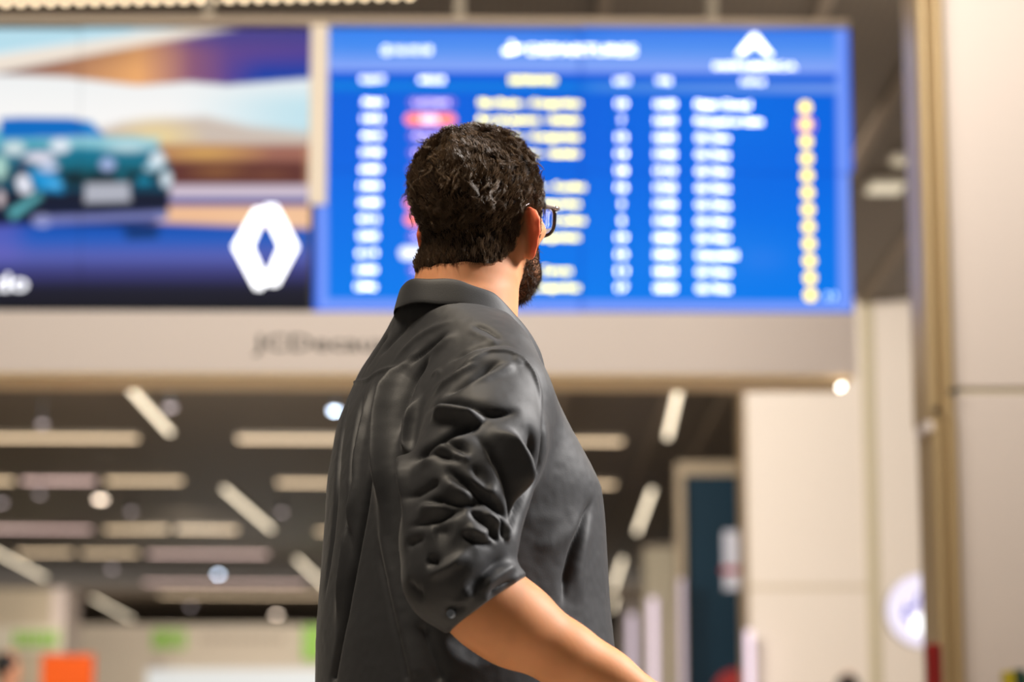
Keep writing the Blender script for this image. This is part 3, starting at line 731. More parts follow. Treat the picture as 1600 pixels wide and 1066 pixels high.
    def sample(s, P):
        q = (np.asarray(P) - s.lo)/s.h; i = np.clip(np.floor(q).astype(int), 0, s.n - 2); f = q - i; out = 0
        for a in (0, 1):
            for b in (0, 1):
                for c in (0, 1):
                    w = (f[:, 0] if a else 1-f[:, 0])*(f[:, 1] if b else 1-f[:, 1])*(f[:, 2] if c else 1-f[:, 2])
                    out = out + w*s.d[i[:, 0]+a, i[:, 1]+b, i[:, 2]+c]
        return out
    def normal(s, P, e=.003):
        g = np.stack([s.sample(P + np.eye(3)[i]*e) - s.sample(P - np.eye(3)[i]*e) for i in range(3)], 1)
        return g/(np.linalg.norm(g, axis=1, keepdims=True) + 1e-9)
def vnormals(V, Q):
    n = np.zeros_like(V); f = np.cross(V[Q[:, 2]] - V[Q[:, 0]], V[Q[:, 3]] - V[Q[:, 1]])
    for i in range(4): np.add.at(n, Q[:, i], f)
    return n/(np.linalg.norm(n, axis=1, keepdims=True) + 1e-12)
def vnoise(P, scale, seed=0):
    """smooth value noise in 3D, -1..1"""
    r = np.random.default_rng(seed); T = r.random((32, 32, 32))*2 - 1
    q = P/scale + 100.3; i = np.floor(q).astype(int); f = q - i; f = f*f*(3-2*f); out = 0
    for a in (0, 1):
        for b in (0, 1):
            for c in (0, 1):
                w = (f[:, 0] if a else 1-f[:, 0])*(f[:, 1] if b else 1-f[:, 1])*(f[:, 2] if c else 1-f[:, 2])
                out = out + w*T[(i[:, 0]+a) % 32, (i[:, 1]+b) % 32, (i[:, 2]+c) % 32]
    return out

# --- head frame: x right, y forward, z up
HA, HT = math.radians(32), math.radians(4)
hx = np.array([math.cos(HA), -math.sin(HA), 0]); hf = np.array([math.sin(HA)*math.cos(HT), math.cos(HA)*math.cos(HT), math.sin(HT)]); hu = np.cross(hx, hf)
HR = np.stack([hx, hf, hu]); HC = wp(746, 304, 3.26)
def hp(x, y, z): return HC + np.array([x, y, z]) @ HR
def hloc(P): return (np.asarray(P) - HC) @ HR.T

BA = math.radians(60)                                    # the body faces further right than the head
BF = np.array([math.sin(BA), math.cos(BA), 0]); BL = np.array([math.cos(BA), -math.sin(BA), 0])
# torso levels: image row, left and right outline, half width across the shoulders
LV = [(470, 642, 776, .068), (484, 626, 782, .080), (503, 608, 794, .110), (528, 588, 812, .150), (556, 564, 828, .182), (598, 543, 844, .205), (650, 526, 867, .210),
      (700, 520, 895, .206), (735, 517, 916, .203), (765, 515, 932, .200), (820, 513, 938, .196), (880, 508, 941, .194), (940, 504, 945, .192), (1000, 500, 951, .192), (1066, 499, 957, .194), (1150, 500, 960, .196), (1195, 503, 958, .196)]
tz, tcx, trl, trb = [], [], [], []
for py, L_, R_, rl in LV:
    a, b_ = at(L_, py, 3.25), at(R_, py, 3.25); A_ = (b_.x - a.x)/2
    tz.append(a.z); tcx.append((a.x+b_.x)/2); trl.append(rl); trb.append(max(.06, math.sqrt(max(A_**2 - (rl*math.cos(BA))**2, .0036))/math.sin(BA)))
tcy = [3.25]*len(tz)

SLEEVE = [(770, 634, 3.085), (757, 690, 3.045), (731, 762, 3.01), (717, 845, 2.985), (716, 898, 2.975)]
SLR = [.074, .080, .079, .073, .069]
CUFF = (763, 945, 2.985)
ELB = wp(731, 922, 2.99); WR = wp(985, 1078, 3.03); SHO = wp(778, 634, 3.09)
LSH = wp(645, 622, 3.40); LEL = wp(655, 900, 3.50); LWR = wp(770, 1015, 3.55)

def add_hand(F, W, d, n, side, sc=1.0, curl=.5):
    """W wrist, d direction of the hand, n back-of-hand normal; side=+1 thumb towards cross(d,n)"""
    d = d/np.linalg.norm(d); n = n - d*(n@d); n /= np.linalg.norm(n); t = np.cross(d, n)*side
    rot = np.stack([d, t, n])
    F.ell(W + d*.05, (.052, .041, .016), .012, rot); F.ell(W + d*.075, (.022, .041, .014), .008, rot)
    for j, (o, L, r) in enumerate(((.030, .070, .0088), (.010, .078, .0090), (-.011, .072, .0086), (-.031, .058, .0076))):
        p = W + d*(.088 - abs(o)*.15) + t*o; a = d + t*o*1.2; a /= np.linalg.norm(a); pts = [p - a*.012]; ang = 0
        for s_, seg in enumerate((.46, .30, .24)):
            pts.append(pts[-1] + (a*math.cos(ang) - n*math.sin(ang))*L*seg + (a*.012 if s_ == 0 else 0)); ang += curl*(.9 + .1*j)
        F.chain(pts, [r*1.12, r*1.02, r*.94, r*.78], .003)
    p0 = W + d*.022 + t*.026 - n*.004; dirs = d*.62 + t*.7 - n*.3; dirs /= np.linalg.norm(dirs)
    F.chain([p0, p0 + dirs*.036, p0 + dirs*.036 + (d*.9 + t*.15 - n*.3)*.030, p0 + dirs*.036 + (d*.95 - n*.35)*.052], [.016, .0115, .0105, .008], .005)

# ---------------- body (one continuous skin surface)
BFd = Field((-.36, 2.82, .80), (.46, 3.72, 1.79), .0032)
# head
BFd.ell(hp(0, -.004, .000), (.0765, .094, .085), .01, HR)
BFd.ell(hp(0, .040, -.040), (.063, .060, .078), .03, HR)
BFd.ell(hp(0, .050, -.092), (.053, .046, .034), .025, HR)
BFd.ell(hp(0, .086, -.121), (.024, .020, .018), .02, HR)
for q in (-1, 1):
    BFd.chain([hp(q*.058, .005, -.075), hp(q*.040, .060, -.112), hp(q*.012, .088, -.125)], [.016, .014, .014], .015)
    BFd.ell(hp(q*.040, .076, -.048), (.020, .018, .014), .015, HR)              # cheekbone
    BFd.ell(hp(q*.032, .098, -.028), (.017, .012, .012), .008, HR, cut=True)     # eye socket
    BFd.ell(hp(q*.031, .082, -.028), (.0125, .0125, .0125), .002, HR)            # eyeball under the lids
BFd.chain([hp(-.045, .084, -.010), hp(0, .096, -.006), hp(.045, .084, -.010)], [.008, .008, .008], .012)
BFd.chain([hp(0, .094, -.020), hp(0, .108, -.045), hp(0, .116, -.060)], [.008, .009, .012], .010)
for q in (-1, 1): BFd.ell(hp(q*.013, .104, -.063), (.008, .009, .007), .006, HR)
BFd.chain([hp(-.020, .092, -.084), hp(0, .101, -.082), hp(.020, .092, -.084)], [.004, .006, .004], .004)
BFd.chain([hp(-.016, .092, -.091), hp(0, .099, -.092), hp(.016, .092, -.091)], [.004, .0065, .004], .004)
# neck and trapezius
BFd.chain([wp(744, 395, 3.25), wp(730, 440, 3.25), wp(722, 500, 3.245), wp(716, 545, 3.25)], [.060, .0665, .070, .078], .022)
headonly = BFd.d.copy()
# ears
def ear(q, phi, w=1.0):
    b0 = np.array([q*math.sin(phi), -math.cos(phi), 0]); nn = np.array([math.cos(phi)*q, math.sin(phi), 0]); up = np.array([0, -.12, 1.0]); up /= np.linalg.norm(up)
    b0 = b0 - up*(b0@up); b0 /= np.linalg.norm(b0); nn = np.cross(b0, up)
    base = np.array([q*(.072 if q > 0 else .073), .004, -.061])
    rot = np.stack([b0, nn, up]) @ HR
    c = lambda u, v, n_=0: HC + (base + b0*u + up*v + nn*n_) @ HR
    BFd.ell(c(.014*w, .008), (.021*w, .0050, .022), .006, rot)
    BFd.ell(c(.011*w, -.014), (.015*w, .0046, .019), .005, rot)
    BFd.ell(c(.007*w, -.030), (.0095, .0052, .0105), .005, rot)
    arc = [(.004, .026), (.016*w, .030), (.027*w, .025), (.033*w, .015), (.031*w, -.002), (.023*w, -.017), (.014*w, -.030)]
    BFd.chain([c(u, v) for u, v in arc], [.0038, .0042, .0044, .0042, .0040, .0036, .004], .0035)
ear(1, math.radians(66)); ear(-1, math.radians(40), .75)
# trunk inside the shirt
BFd.loft(tz[1:], tcx[1:], tcy[1:], [v - .022 for v in trl[1:]], [v - .026 for v in trb[1:]], BA, .03)
# arms
BFd.chain([SHO, (SHO+ELB)/2 + np.array([0, 0, 0]), ELB], [.052, .046, .040], .02)
fd = WR - ELB; fl = np.linalg.norm(fd); fdn = fd/fl; up_ = np.cross(np.array([0, -1, 0]), fdn); up_ = up_ if up_[2] > 0 else -up_
BFd.chain([ELB, ELB + fd*.14 - up_*.004, ELB + fd*.33 - up_*.006, ELB + fd*.62 - up_*.006, ELB + fd*.85 - up_*.002, WR + fdn*.01], [.040, .0450, .0440, .0360, .0285, .0265], .03)
BFd.ell(ELB + fd*.22 - up_*.008, (.062, .038, .040), .03, np.stack([fdn, np.cross(up_, fdn), up_]))
hd = wp(1090, 1108, 3.06) - WR
add_hand(BFd, WR, hd, up_*1.0 + np.array([0, -.25, 0]), 1, curl=.42)
BFd.chain([LSH, (LSH+LEL)/2, LEL], [.045, .045, .041], .02); ld = LWR - LEL
BFd.chain([LEL, LEL + ld*.3, LEL + ld*.65, LWR], [.041, .045, .036, .027], .02)
add_hand(BFd, LWR, ld, np.array([0, .5, 1.0]), 1, curl=.5)
V, Q = BFd.mesh()
lab = np.arange(len(V))                                   # keep the one connected skin surface
for _ in range(4000):
    m = lab[Q].min(1); new = lab.copy()
    for i in range(4): np.minimum.at(new, Q[:, i], m)
    new = new[new]; new = new[new]
    if np.array_equal(new, lab): break
    lab = new
u_, c_ = np.unique(lab, return_counts=True); print('skin islands', c_); keep = lab == u_[np.argmax(c_)]
Q = Q[keep[Q[:, 0]]]; idx_ = np.cumsum(keep) - 1; V = V[keep]; Q = idx_[Q]
L_ = hloc(V)
def beardmask(L):
    x, y, z = np.abs(L[:, 0]), L[:, 1], L[:, 2] + .004*vnoise(L, .012, 8)
    jaw = (z < np.interp(y, [.0, .012, .03, .06, .1], [-.05, -.046, -.060, -.074, -.074])) & (y > .012 + .35*np.clip(-z - .10, 0, 1)) & (z > -.150) & (y > np.interp(-z, [.05, .10, .125, .15], [.014, .016, .030, .055]))
    burn = (y > .016) & (y < .064) & (z > -.075) & (z < -.0) & (x > .045)
    lip = (y > .095) & (z > -.079) & (z < -.068)
    return jaw | burn | lip
# skin colouring: naturally redder ears with glow-through light painted in, darker stubble zone, scalp
sk = np.tile(srgb((202, 140, 100)), (len(V), 1))
earm = np.clip((np.abs(L_[:, 0]) - .079)/.008, 0, 1)*(np.abs(L_[:, 2] + .055) < .05)*(np.abs(L_[:, 1]) < .06)
sk = sk*(1-earm[:, None]*.9) + earm[:, None]*.9*srgb((226, 108, 72))
armm = sm(.12, .2, (V[:, 0] - ROOT.x))*(V[:, 2] < 1.25); armm = np.maximum(armm, (V[:, 2] < 1.2)*1.0)
sk = sk*(1-armm[:, None]) + armm[:, None]*srgb((196, 134, 90))
bmk = beardmask(L_).astype(float)[:, None]*.55; sk = sk*(1-bmk) + bmk*srgb((92, 66, 48))
sk *= (1 + .05*vnoise(V, .012, 3) + .04*vnoise(V, .045, 4))[:, None]
smt, nt, b = node_mat('skin')
a = nt.nodes.new('ShaderNodeVertexColor'); a.layer_name = 'Col'; nt.links.new(a.outputs['Color'], b.inputs['Base Color'])
b.inputs['Roughness'].default_value = .58; b.inputs['Specular IOR Level'].default_value = .3; b.inputs['Subsurface Weight'].default_value = .35; b.inputs['Subsurface Radius'].default_value = (1.0, .32, .16); b.inputs['Subsurface Scale'].default_value = .006
tc = nt.nodes.new('ShaderNodeTexCoord'); n = nt.nodes.new('ShaderNodeTexNoise'); n.inputs['Scale'].default_value = 900; bp = nt.nodes.new('ShaderNodeBump'); bp.inputs['Strength'].default_value = .12; bp.inputs['Distance'].default_value = .0006
nt.links.new(tc.outputs['Object'], n.inputs['Vector']); nt.links.new(n.outputs['Fac'], bp.inputs['Height']); nt.links.new(bp.outputs[0], b.inputs['Normal'])
body = raw('body', V - RT, Q, smt, man)
ca = body.data.color_attributes.new('Col', 'FLOAT_COLOR', 'POINT'); ca.data.foreach_set('color', np.concatenate([sk, np.ones((len(V), 1))], 1).astype(np.float32).ravel())
for q in (-1, 1):                                          # eyes: white ball with a dark iris
    c = hp(q*.031, .0842, -.028); nn_ = 12; rg = [(.0124*math.cos(a), .0124*math.sin(a)) for a in np.linspace(-1.5, 1.5, 11)]
    e_ = MB(); e_.tube([Vector(c + hf*b_) for a_, b_ in rg], [max(a_, .0006) for a_, b_ in rg], 16); eo = e_.build('eye', mat('eye_white', (226, 220, 214), .2), man, smooth=True)
    e_ = MB(); e_.tube([Vector(c + hf*.0112), Vector(c + hf*.0124)], [.0056, .0045], 16); e_.build('iris', mat('iris_brown', (40, 24, 14), .15), eo)
headV, headN = V[V[:, 2] > HC[2] - .16], vnormals(V, Q)[V[:, 2] > HC[2] - .16]

# ---------------- hair
def hairline(L):
    """signed height above the hairline (m) in head coordinates"""
    x, y, z = np.abs(L[:, 0]), L[:, 1], L[:, 2]
    back = -.098 + .006*vnoise(L, .02, 9)
    # z of the hairline as a function of how far forward the point is
    zl = np.interp(y, [-.10, -.055, -.035, -.020, -.006, .004, .020, .034, .040, .060, .075, .10], [-.106, -.106, -.096, -.084, -.058, -.030, -.055, -.062, .010, .030, .045, .055])
    return z - zl + .004*vnoise(L, .014, 5)
hm = mat('dark_hair', (88, 68, 48), .38, spec=.42)
hmb = mat('hair_under_layer', (34, 26, 20), .85, spec=.1)
HF = Field(HC - .16, HC + .16, .003)
ax = [HF.lo[i] + HF.h*np.arange(HF.n[i]) for i in range(3)]
G = np.stack(np.meshgrid(*ax, indexing='ij'), -1).reshape(-1, 3); GL_ = hloc(G); hl_ = hairline(GL_)
HBd = BFd.d; BFd.d = headonly; HF.d = BFd.sample(G).reshape(HF.n).astype(np.float32); BFd.d = HBd
th = .0065*sm(.0, .045, hl_)*sm(-.07, .03, GL_[:, 2]) + .0030*sm(-.012, .016, hl_) + .0042*vnoise(G, .013, 12)*sm(0, .05, hl_)*sm(-.09, -.02, GL_[:, 2])
HF.d -= th.reshape(HF.n).astype(np.float32); HF.d = np.maximum(HF.d, (-(hl_ + .004)*.7).reshape(HF.n)).astype(np.float32)
hv, hq = HF.mesh(0.0, 1)
hair = raw('hair', hv - RT, hq, hmb, man)

def strands(P, N, D, L, rad, npts, amp, wl, gravity, sides=3, clump=None, spread=.6, name='locks', m=None, parent=None, tip=.25, jit=0):
    """grow wavy strands from roots P with normals N, flow directions D, lengths L (all arrays)"""
    n = len(P); pts = np.zeros((n, npts, 3)); pos = P.copy(); r = np.random.default_rng(21)
    ph = r.random(n)*6.28 if clump is None else clump[0]; ph2 = ph*1.7 + 1.0
    A = np.cross(N, D); A /= np.linalg.norm(A, axis=1, keepdims=True) + 1e-9
    for k in range(npts):
        t = k/(npts-1); dirv = N*(spread*(1-t)**1.2 + .06) + D*(.35 + t) - np.array([0, 0, 1.0])*gravity*t
        dirv /= np.linalg.norm(dirv, axis=1, keepdims=True)
        if k: pos = pos + dirv*(L/(npts-1))[:, None]
        w = (t*L/wl*6.28)[:] if hasattr(wl, '__len__') else t*L/wl*6.28
        env = min(1.0, t*2.2)*amp
        off = A*(np.sin(w + ph)*env)[:, None] if np.ndim(env) else A*(np.sin(w + ph)[:, None]*env)
        off = off + N*((np.cos(w + ph2)*.6)[:, None]*(env if not np.ndim(env) else env[:, None]))
        pts[:, k] = pos + off + jit*(1 - .72*t)
    T = np.gradient(pts, axis=1); T /= np.linalg.norm(T, axis=2, keepdims=True) + 1e-12
    U = np.cross(T, A[:, None, :]); U /= np.linalg.norm(U, axis=2, keepdims=True) + 1e-12; W_ = np.cross(T, U)
    tt = np.linspace(0, 1, npts); rr = rad*(1 - (1-tip)*tt**2)
    ring = np.stack([pts + (U*math.cos(a) + W_*math.sin(a))*rr[None, :, None] for a in np.linspace(0, 2*math.pi, sides, False)], 2)
    Vs = ring.reshape(-1, 3)
    base = (np.arange(n)*npts*sides)[:, None, None]; k_ = (np.arange(npts-1)*sides)[None, :, None]; s_ = np.arange(sides)[None, None, :]; s2 = (np.arange(sides)+1) % sides
    a = base + k_ + s_; b_ = base + k_ + s2[None, None, :]
    Fq = np.stack([a, b_, b_ + sides, a + sides], -1).reshape(-1, 4)
    return raw(name, Vs - RT, Fq, m, parent)
hn = vnormals(hv, hq); HL = hloc(hv); hh = hairline(HL)
cand = np.where((hh > .004))[0]
NG = 1900
gi = rng.choice(cand, NG, replace=False)
def flow(L, N):
    wh = np.array([.012, -.055, .072]); d = L - wh                       # away from the whorl
    d = d/(np.linalg.norm(d, axis=1, keepdims=True) + 1e-6)
    fwd = sm(.0, .06, L[:, 2])[:, None]*np.array([.25, .9, 0]); dn = (1-sm(-.02, .05, L[:, 2]))[:, None]*np.array([0.18, -.05, -1.0])
    d = d*.8 + fwd*.6 + dn*.9; d = d @ HR
    d += .55*np.stack([vnoise(L, .024, s) for s in (31, 32, 33)], 1)
    d -= N*np.sum(d*N, 1, keepdims=True); return d/(np.linalg.norm(d, axis=1, keepdims=True) + 1e-9)
gP, gN = hv[gi], hn[gi]; gL = hloc(gP); gD = flow(gL, gN); gh = hairline(gL)
glen = (.009 + .034*sm(.010, .085, gh))*(.75 + .5*rng.random(NG))
K = 18
P = np.repeat(gP, K, 0); N = np.repeat(gN, K, 0); D = np.repeat(gD, K, 0); Ls = np.repeat(glen, K)*(.85 + .3*rng.random(NG*K))
jit = rng.normal(0, .0021, (NG*K, 3)); P = P - N*.003
ph = np.repeat(rng.random(NG)*6.28, K) + rng.normal(0, .22, NG*K); amp = np.repeat((.0012 + .0042*sm(.02, .09, gh))*(.7 + .6*rng.random(NG)), K)
strands(P, N, D, Ls, .00030, 13, amp, .024, .12, clump=(ph,), spread=.40, jit=jit, name='curly_locks', m=hm, parent=hair)
# short fuzz along the neckline and temples
cand = np.where((hh > -.012) & (hh < .034))[0]; fi = rng.choice(cand, min(8000, len(cand)), replace=False)
P, N = hv[fi], hn[fi]; D = flow(hloc(P), N)
strands(P - N*.002, N, D, .005 + .006*rng.random(len(fi)), .00022, 5, .0008, .012, .25, spread=.4, name='short_hair', m=hm, parent=hair)
# stray hairs on the outline
si = rng.choice(np.where(hh > .05)[0], 420, replace=False); P, N = hv[si], hn[si]
strands(P, N, flow(hloc(P), N), .026 + .018*rng.random(len(si)), .00022, 9, .0042, .018, .0, spread=1.2, name='stray_hairs', m=hm, parent=hair)

# ---------------- beard
BL_ = hloc(headV)
bi = np.where(beardmask(BL_) & ~((BL_[:, 1] > .09) & (BL_[:, 2] > -.097) & (BL_[:, 2] < -.078)) & (np.abs(BL_[:, 0]) < .078))[0]
bs = rng.choice(bi, 22000, replace=True); P, N = headV[bs], headN[bs]
P = P + rng.normal(0, .0012, P.shape)
D = np.tile((np.array([0, .25, -1.0]) @ HR), (len(P), 1)); D -= N*np.sum(D*N, 1, keepdims=True); D += .35*rng.normal(0, 1, D.shape); D /= np.linalg.norm(D, axis=1, keepdims=True)
lz = hloc(P)[:, 2]; Lb = np.interp(-lz, [0, .06, .10, .14], [.004, .007, .011, .013])*(.6 + .7*rng.random(len(P)))
beard = strands(P, N, D, Lb, .00032, 5, .0008, .012, .15, spread=.7, name='beard', m=mat('beard_hair', (66, 48, 34), .5, spec=.4), parent=man)

# ---------------- shirt
SF = Field((-.36, 2.86, .82), (.26, 3.66, 1.62), .0025)
SF.loft(tz, tcx, tcy, trl, trb, BA, .02, 2.25)
SF.chain([wp(*p) for p in SLEEVE[:2]], SLR[:2], .03)
sl_, k_s = [wp(*p) for p in SLEEVE[1:]], .007
SF.chain(sl_, SLR[1:], k_s)
SF.chain([wp(*SLEEVE[-1]), wp(*CUFF)], [.069, .060], .006)
SF.chain([LSH, (LSH+LEL)/2, LEL, LEL + ld*.2], [.058, .060, .058, .053], .03)
# flatten the cuff end and hollow it, hollow the neck opening
cd = wp(834, 1025, 2.99) - wp(776, 944, 2.99); cd /= np.linalg.norm(cd)
sl, (X, Y, Z) = SF.sub(wp(*CUFF), wp(*CUFF), .13)
pc = wp(763, 944, 2.985); dpl = (X-pc[0])*cd[0] + (Y-pc[1])*cd[1] + (Z-pc[2])*cd[2]
near = np.sqrt((X-pc[0])**2 + (Y-pc[1])**2 + (Z-pc[2])**2) < .095
SF.d[sl] = np.where(near & (SF.sample(np.zeros((1, 3)) + pc)[0] < 1), np.maximum(SF.d[sl], dpl), SF.d[sl])
V, Q = SF.mesh(0.0, 2)
print('shirt verts', len(V))
SN_ = vnormals(V, Q); bvh = None
def hit(px, py):
    d = np.array(ray(px, py)); d /= np.linalg.norm(d)
    t = 2.3; o = np.array(CAM)
    ts = np.linspace(2.2, 4.4, 900); P = o + ts[:, None]*d; s = SF.sample(P); ok = np.all((P > SF.lo) & (P < SF.lo + SF.h*(SF.n-1)), 1); s = np.where(ok, s, 1)
    k = np.argmax(s < 0)
    return P[k] if s[k] < 0 else None
disp = np.zeros(len(V)); FK = 1.55
def stroke(pts, h, w, ends=(0, 0), sharp=2.0):
    """h: height of the fold (m, negative = groove), w: half width (m)"""
    H = []
    for i in range(len(pts)-1):
        for t in np.linspace(0, 1, 7)[:-1]:
            q = hit(pts[i][0]*(1-t) + pts[i+1][0]*t, pts[i][1]*(1-t) + pts[i+1][1]*t)
            if q is not None: H.append(q)
    if len(H) < 3: return
    H = np.array(H); ker = np.array([.25, .5, .25])
    for _ in range(3):
        H[1:-1] = .25*H[:-2] + .5*H[1:-1] + .25*H[2:]
    seg = H[1:] - H[:-1]; ok = np.linalg.norm(seg, axis=1) < .03
    lo, hi = H.min(0) - 3*w, H.max(0) + 3*w
    idx = np.where(np.all((V > lo) & (V < hi), 1))[0]
    best = np.full(len(idx), 1e9); par = np.zeros(len(idx)); Pv = V[idx]; n = len(seg)
    for j in range(n):
        if not ok[j]: continue
        v = seg[j]; t = np.clip(((Pv - H[j]) @ v)/(v@v + 1e-12), 0, 1); d = np.linalg.norm(Pv - H[j] - t[:, None]*v, axis=1)
        m = d < best; best[m] = d[m]; par[m] = (j + t[m])/n
    e0, e1 = ends; tp = np.ones(len(idx))
    tp *= 1 if e0 else sm(0, .33, par); tp *= 1 if e1 else 1 - sm(.67, 1, par)
    disp[idx] += FK*h*tp*np.exp(-(best/w)**sharp)
R, G_ = .0040, -.0040
folds = [
 # back panel: pleat, long ridges and hollows
 ([(584, 592), (581, 614), (575, 646), (569, 673), (562, 708), (556, 740), (551, 780)], -.0045, .0075, (0, 0)),
 ([(605, 600), (597, 640), (588, 690), (578, 750), (566, 820), (553, 890), (540, 960), (528, 1020), (520, 1066)], .0065, .006, (0, 1)),
 ([(572, 606), (562, 640), (553, 690), (548, 740), (547, 790), (551, 850), (552, 895)], .005, .005, (0, 0)),
 ([(549, 605), (538, 655), (529, 715), (525, 780), (520, 840), (512, 895), (506, 960)], .005, .0055, (0, 0)),
 ([(563, 700), (556, 780), (545, 860), (535, 930), (522, 1000)], -.006, .010, (0, 0)),
 ([(648, 560), (625, 588), (611, 622), (603, 661), (600, 718), (603, 790), (612, 870)], -.013, .014, (0, 0)),
 ([(690, 540), (663, 566), (645, 592), (632, 625), (624, 665), (622, 720)], .006, .009, (0, 0)),
 ([(664, 612), (648, 638), (640, 675), (640, 720), (636, 780), (628, 850)], -.008, .010, (0, 0)),
 ([(600, 760), (600, 840), (615, 920), (630, 990), (650, 1060)], -.004, .018, (0, 1)),
 ([(590, 800), (597, 870), (612, 940), (628, 1010), (640, 1066)], .003, .007, (0, 1)),
 ([(655, 960), (668, 1010), (690, 1066)], .004, .010, (0, 1)),
 ([(590, 560), (606, 540), (625, 520), (650, 500)], .003, .006, (0, 0)),
 ([(571, 580), (585, 555), (600, 530), (615, 512)], .003, .005, (0, 0)),
 ([(613, 608), (628, 582), (646, 557), (676, 534)], -.006, .008, (0, 0)),
 ([(612, 568), (630, 548), (650, 530), (672, 516), (700, 503), (735, 499)], -.0045, .006, (0, 0)),
 ([(655, 580), (676, 553), (698, 531), (724, 515)], -.006, .009, (0, 0)),
 ([(640, 575), (660, 550), (685, 530), (707, 515)], .005, .006, (0, 0)),
 ([(735, 506), (755, 512), (775, 524), (790, 540)], .003, .005, (0, 0)),
 ([(728, 515), (750, 524), (770, 534), (785, 538)], -.003, .005, (0, 0)),
 ([(690, 575), (715, 556), (745, 541), (785, 536), (815, 546)], .0035, .007, (0, 0)),
 ([(672, 590), (684, 580), (692, 588)], -.003, .004, (0, 0)),
 # shoulder and sleeve
 ([(763, 551), (740, 568), (718, 586), (690, 607), (668, 630)], -.010, .0065, (0, 0)),
 ([(787, 560), (765, 575), (738, 592), (705, 610), (680, 625)], .006, .008, (0, 0)),
 ([(790, 563), (796, 573), (775, 583), (742, 598), (704, 620)], -.007, .007, (0, 0)),
 ([(800, 558), (813, 564), (822, 574)], -.003, .006, (0, 0)),
 ([(663, 642), (682, 632), (703, 629), (733, 637), (768, 649), (800, 646), (818, 636)], .0065, .0065, (0, 0)),
 ([(672, 655), (700, 645), (735, 652), (766, 655)], -.013, .010, (0, 0)),
 ([(770, 653), (735, 667), (692, 686), (652, 710), (638, 740)], .008, .0065, (0, 0)),
 ([(745, 677), (702, 694), (668, 714), (650, 735)], -.008, .009, (0, 0)),
 ([(735, 676), (764, 699), (782, 728), (795, 758), (803, 795), (804, 820), (797, 850)], .009, .0065, (0, 0)),
 ([(762, 668), (792, 690), (809, 722), (816, 755), (812, 795)], -.016, .012, (0, 0)),
 ([(822, 660), (832, 690), (832, 730), (820, 775), (806, 815), (800, 840)], .008, .008, (0, 0)),
 ([(846, 640), (850, 690), (843, 735), (822, 778), (806, 815)], .005, .006, (0, 0)),
 ([(836, 700), (830, 745), (815, 780)], -.005, .005, (0, 0)),
 ([(687, 690), (718, 700), (740, 719)], .0045, .005, (0, 0)),
 ([(700, 712), (722, 714), (738, 722)], -.006, .006, (0, 0)),
 ([(640, 735), (655, 713), (683, 710), (715, 718), (738, 724)], .005, .006, (0, 0)),
 ([(692, 722), (708, 744), (737, 765), (764, 783), (787, 801), (799, 825)], .009, .006, (0, 0)),
 ([(715, 735), (742, 752), (766, 768), (786, 785)], -.008, .009, (0, 0)),
 ([(690, 745), (720, 768), (750, 778)], -.010, .010, (0, 0)),
 ([(735, 725), (752, 752), (775, 772)], .004, .008, (0, 0)),
 ([(632, 782), (655, 773), (680, 757), (690, 748)], .0045, .006, (0, 0)),
 ([(650, 786), (680, 783), (715, 786), (750, 787), (765, 785)], .006, .0055, (0, 0)),
 ([(650, 796), (680, 793), (712, 796)], -.009, .007, (0, 0)),
 ([(630, 826), (660, 818), (688, 809), (718, 797), (735, 795)], .006, .006, (0, 0)),
 ([(728, 795), (750, 810), (770, 824), (780, 848)], .0065, .005, (0, 0)),
 ([(752, 800), (775, 812), (782, 830)], -.008, .006, (0, 0)),
 ([(725, 822), (748, 834), (768, 842)], -.009, .008, (0, 0)),
 ([(726, 828), (731, 840), (750, 847), (778, 853)], .006, .0045, (0, 0)),
 ([(762, 834), (772, 836), (780, 850)], .005, .004, (0, 0)),
 ([(782, 802), (787, 826), (787, 853)], .005, .004, (0, 0)),
 ([(794, 815), (793, 835), (789, 852)], -.007, .005, (0, 0)),
 ([(676, 835), (690, 830), (715, 838)], .004, .012, (0, 0)),
 ([(632, 855), (650, 846), (672, 838)], .004, .007, (0, 0)),
 ([(738, 858), (708, 882), (684, 895), (655, 900)], -.009, .007, (0, 0)),
 ([(664, 878), (678, 877), (690, 888)], .006, .0055, (0, 0)),
 ([(636, 905), (650, 925), (670, 930)], .003, .008, (0, 0)),
 # rolled cuff
 ([(720, 930), (748, 905), (775, 880), (800, 865)], .005, .010, (0, 0)),
 ([(748, 930), (768, 905), (795, 888), (812, 884)], -.007, .006, (0, 0)),
 ([(705, 950), (728, 935), (740, 915)], -.006, .007, (0, 0)),
 ([(760, 938), (785, 918), (815, 903)], .005, .006, (0, 0)),
 ([(690, 965), (715, 950), (735, 945)], .004, .006, (0, 0)),
 # chest side
 ([(930, 772), (915, 806), (893, 868), (882, 914), (877, 965)], .006, .007, (0, 0)),
 ([(925, 800), (912, 850), (903, 910), (900, 960)], -.005, .012, (0, 0)),
 ([(922, 790), (892, 832), (858, 853), (818, 868)], -.005, .014, (0, 0)),
 ([(815, 815), (850, 812), (890, 812)], -.002, .012, (0, 0)),
]
for i, f in enumerate(folds):
    if i < 11: stroke(f[0], f[1]*1.35, f[2]*.8, f[3], 1.6)
    elif f[1] > 0: stroke(f[0], f[1]*1.15, f[2]*.9, f[3], 1.35)
    else: stroke(f[0], f[1]*(.95 if f[1] < -.0115 else .5), f[2], f[3])
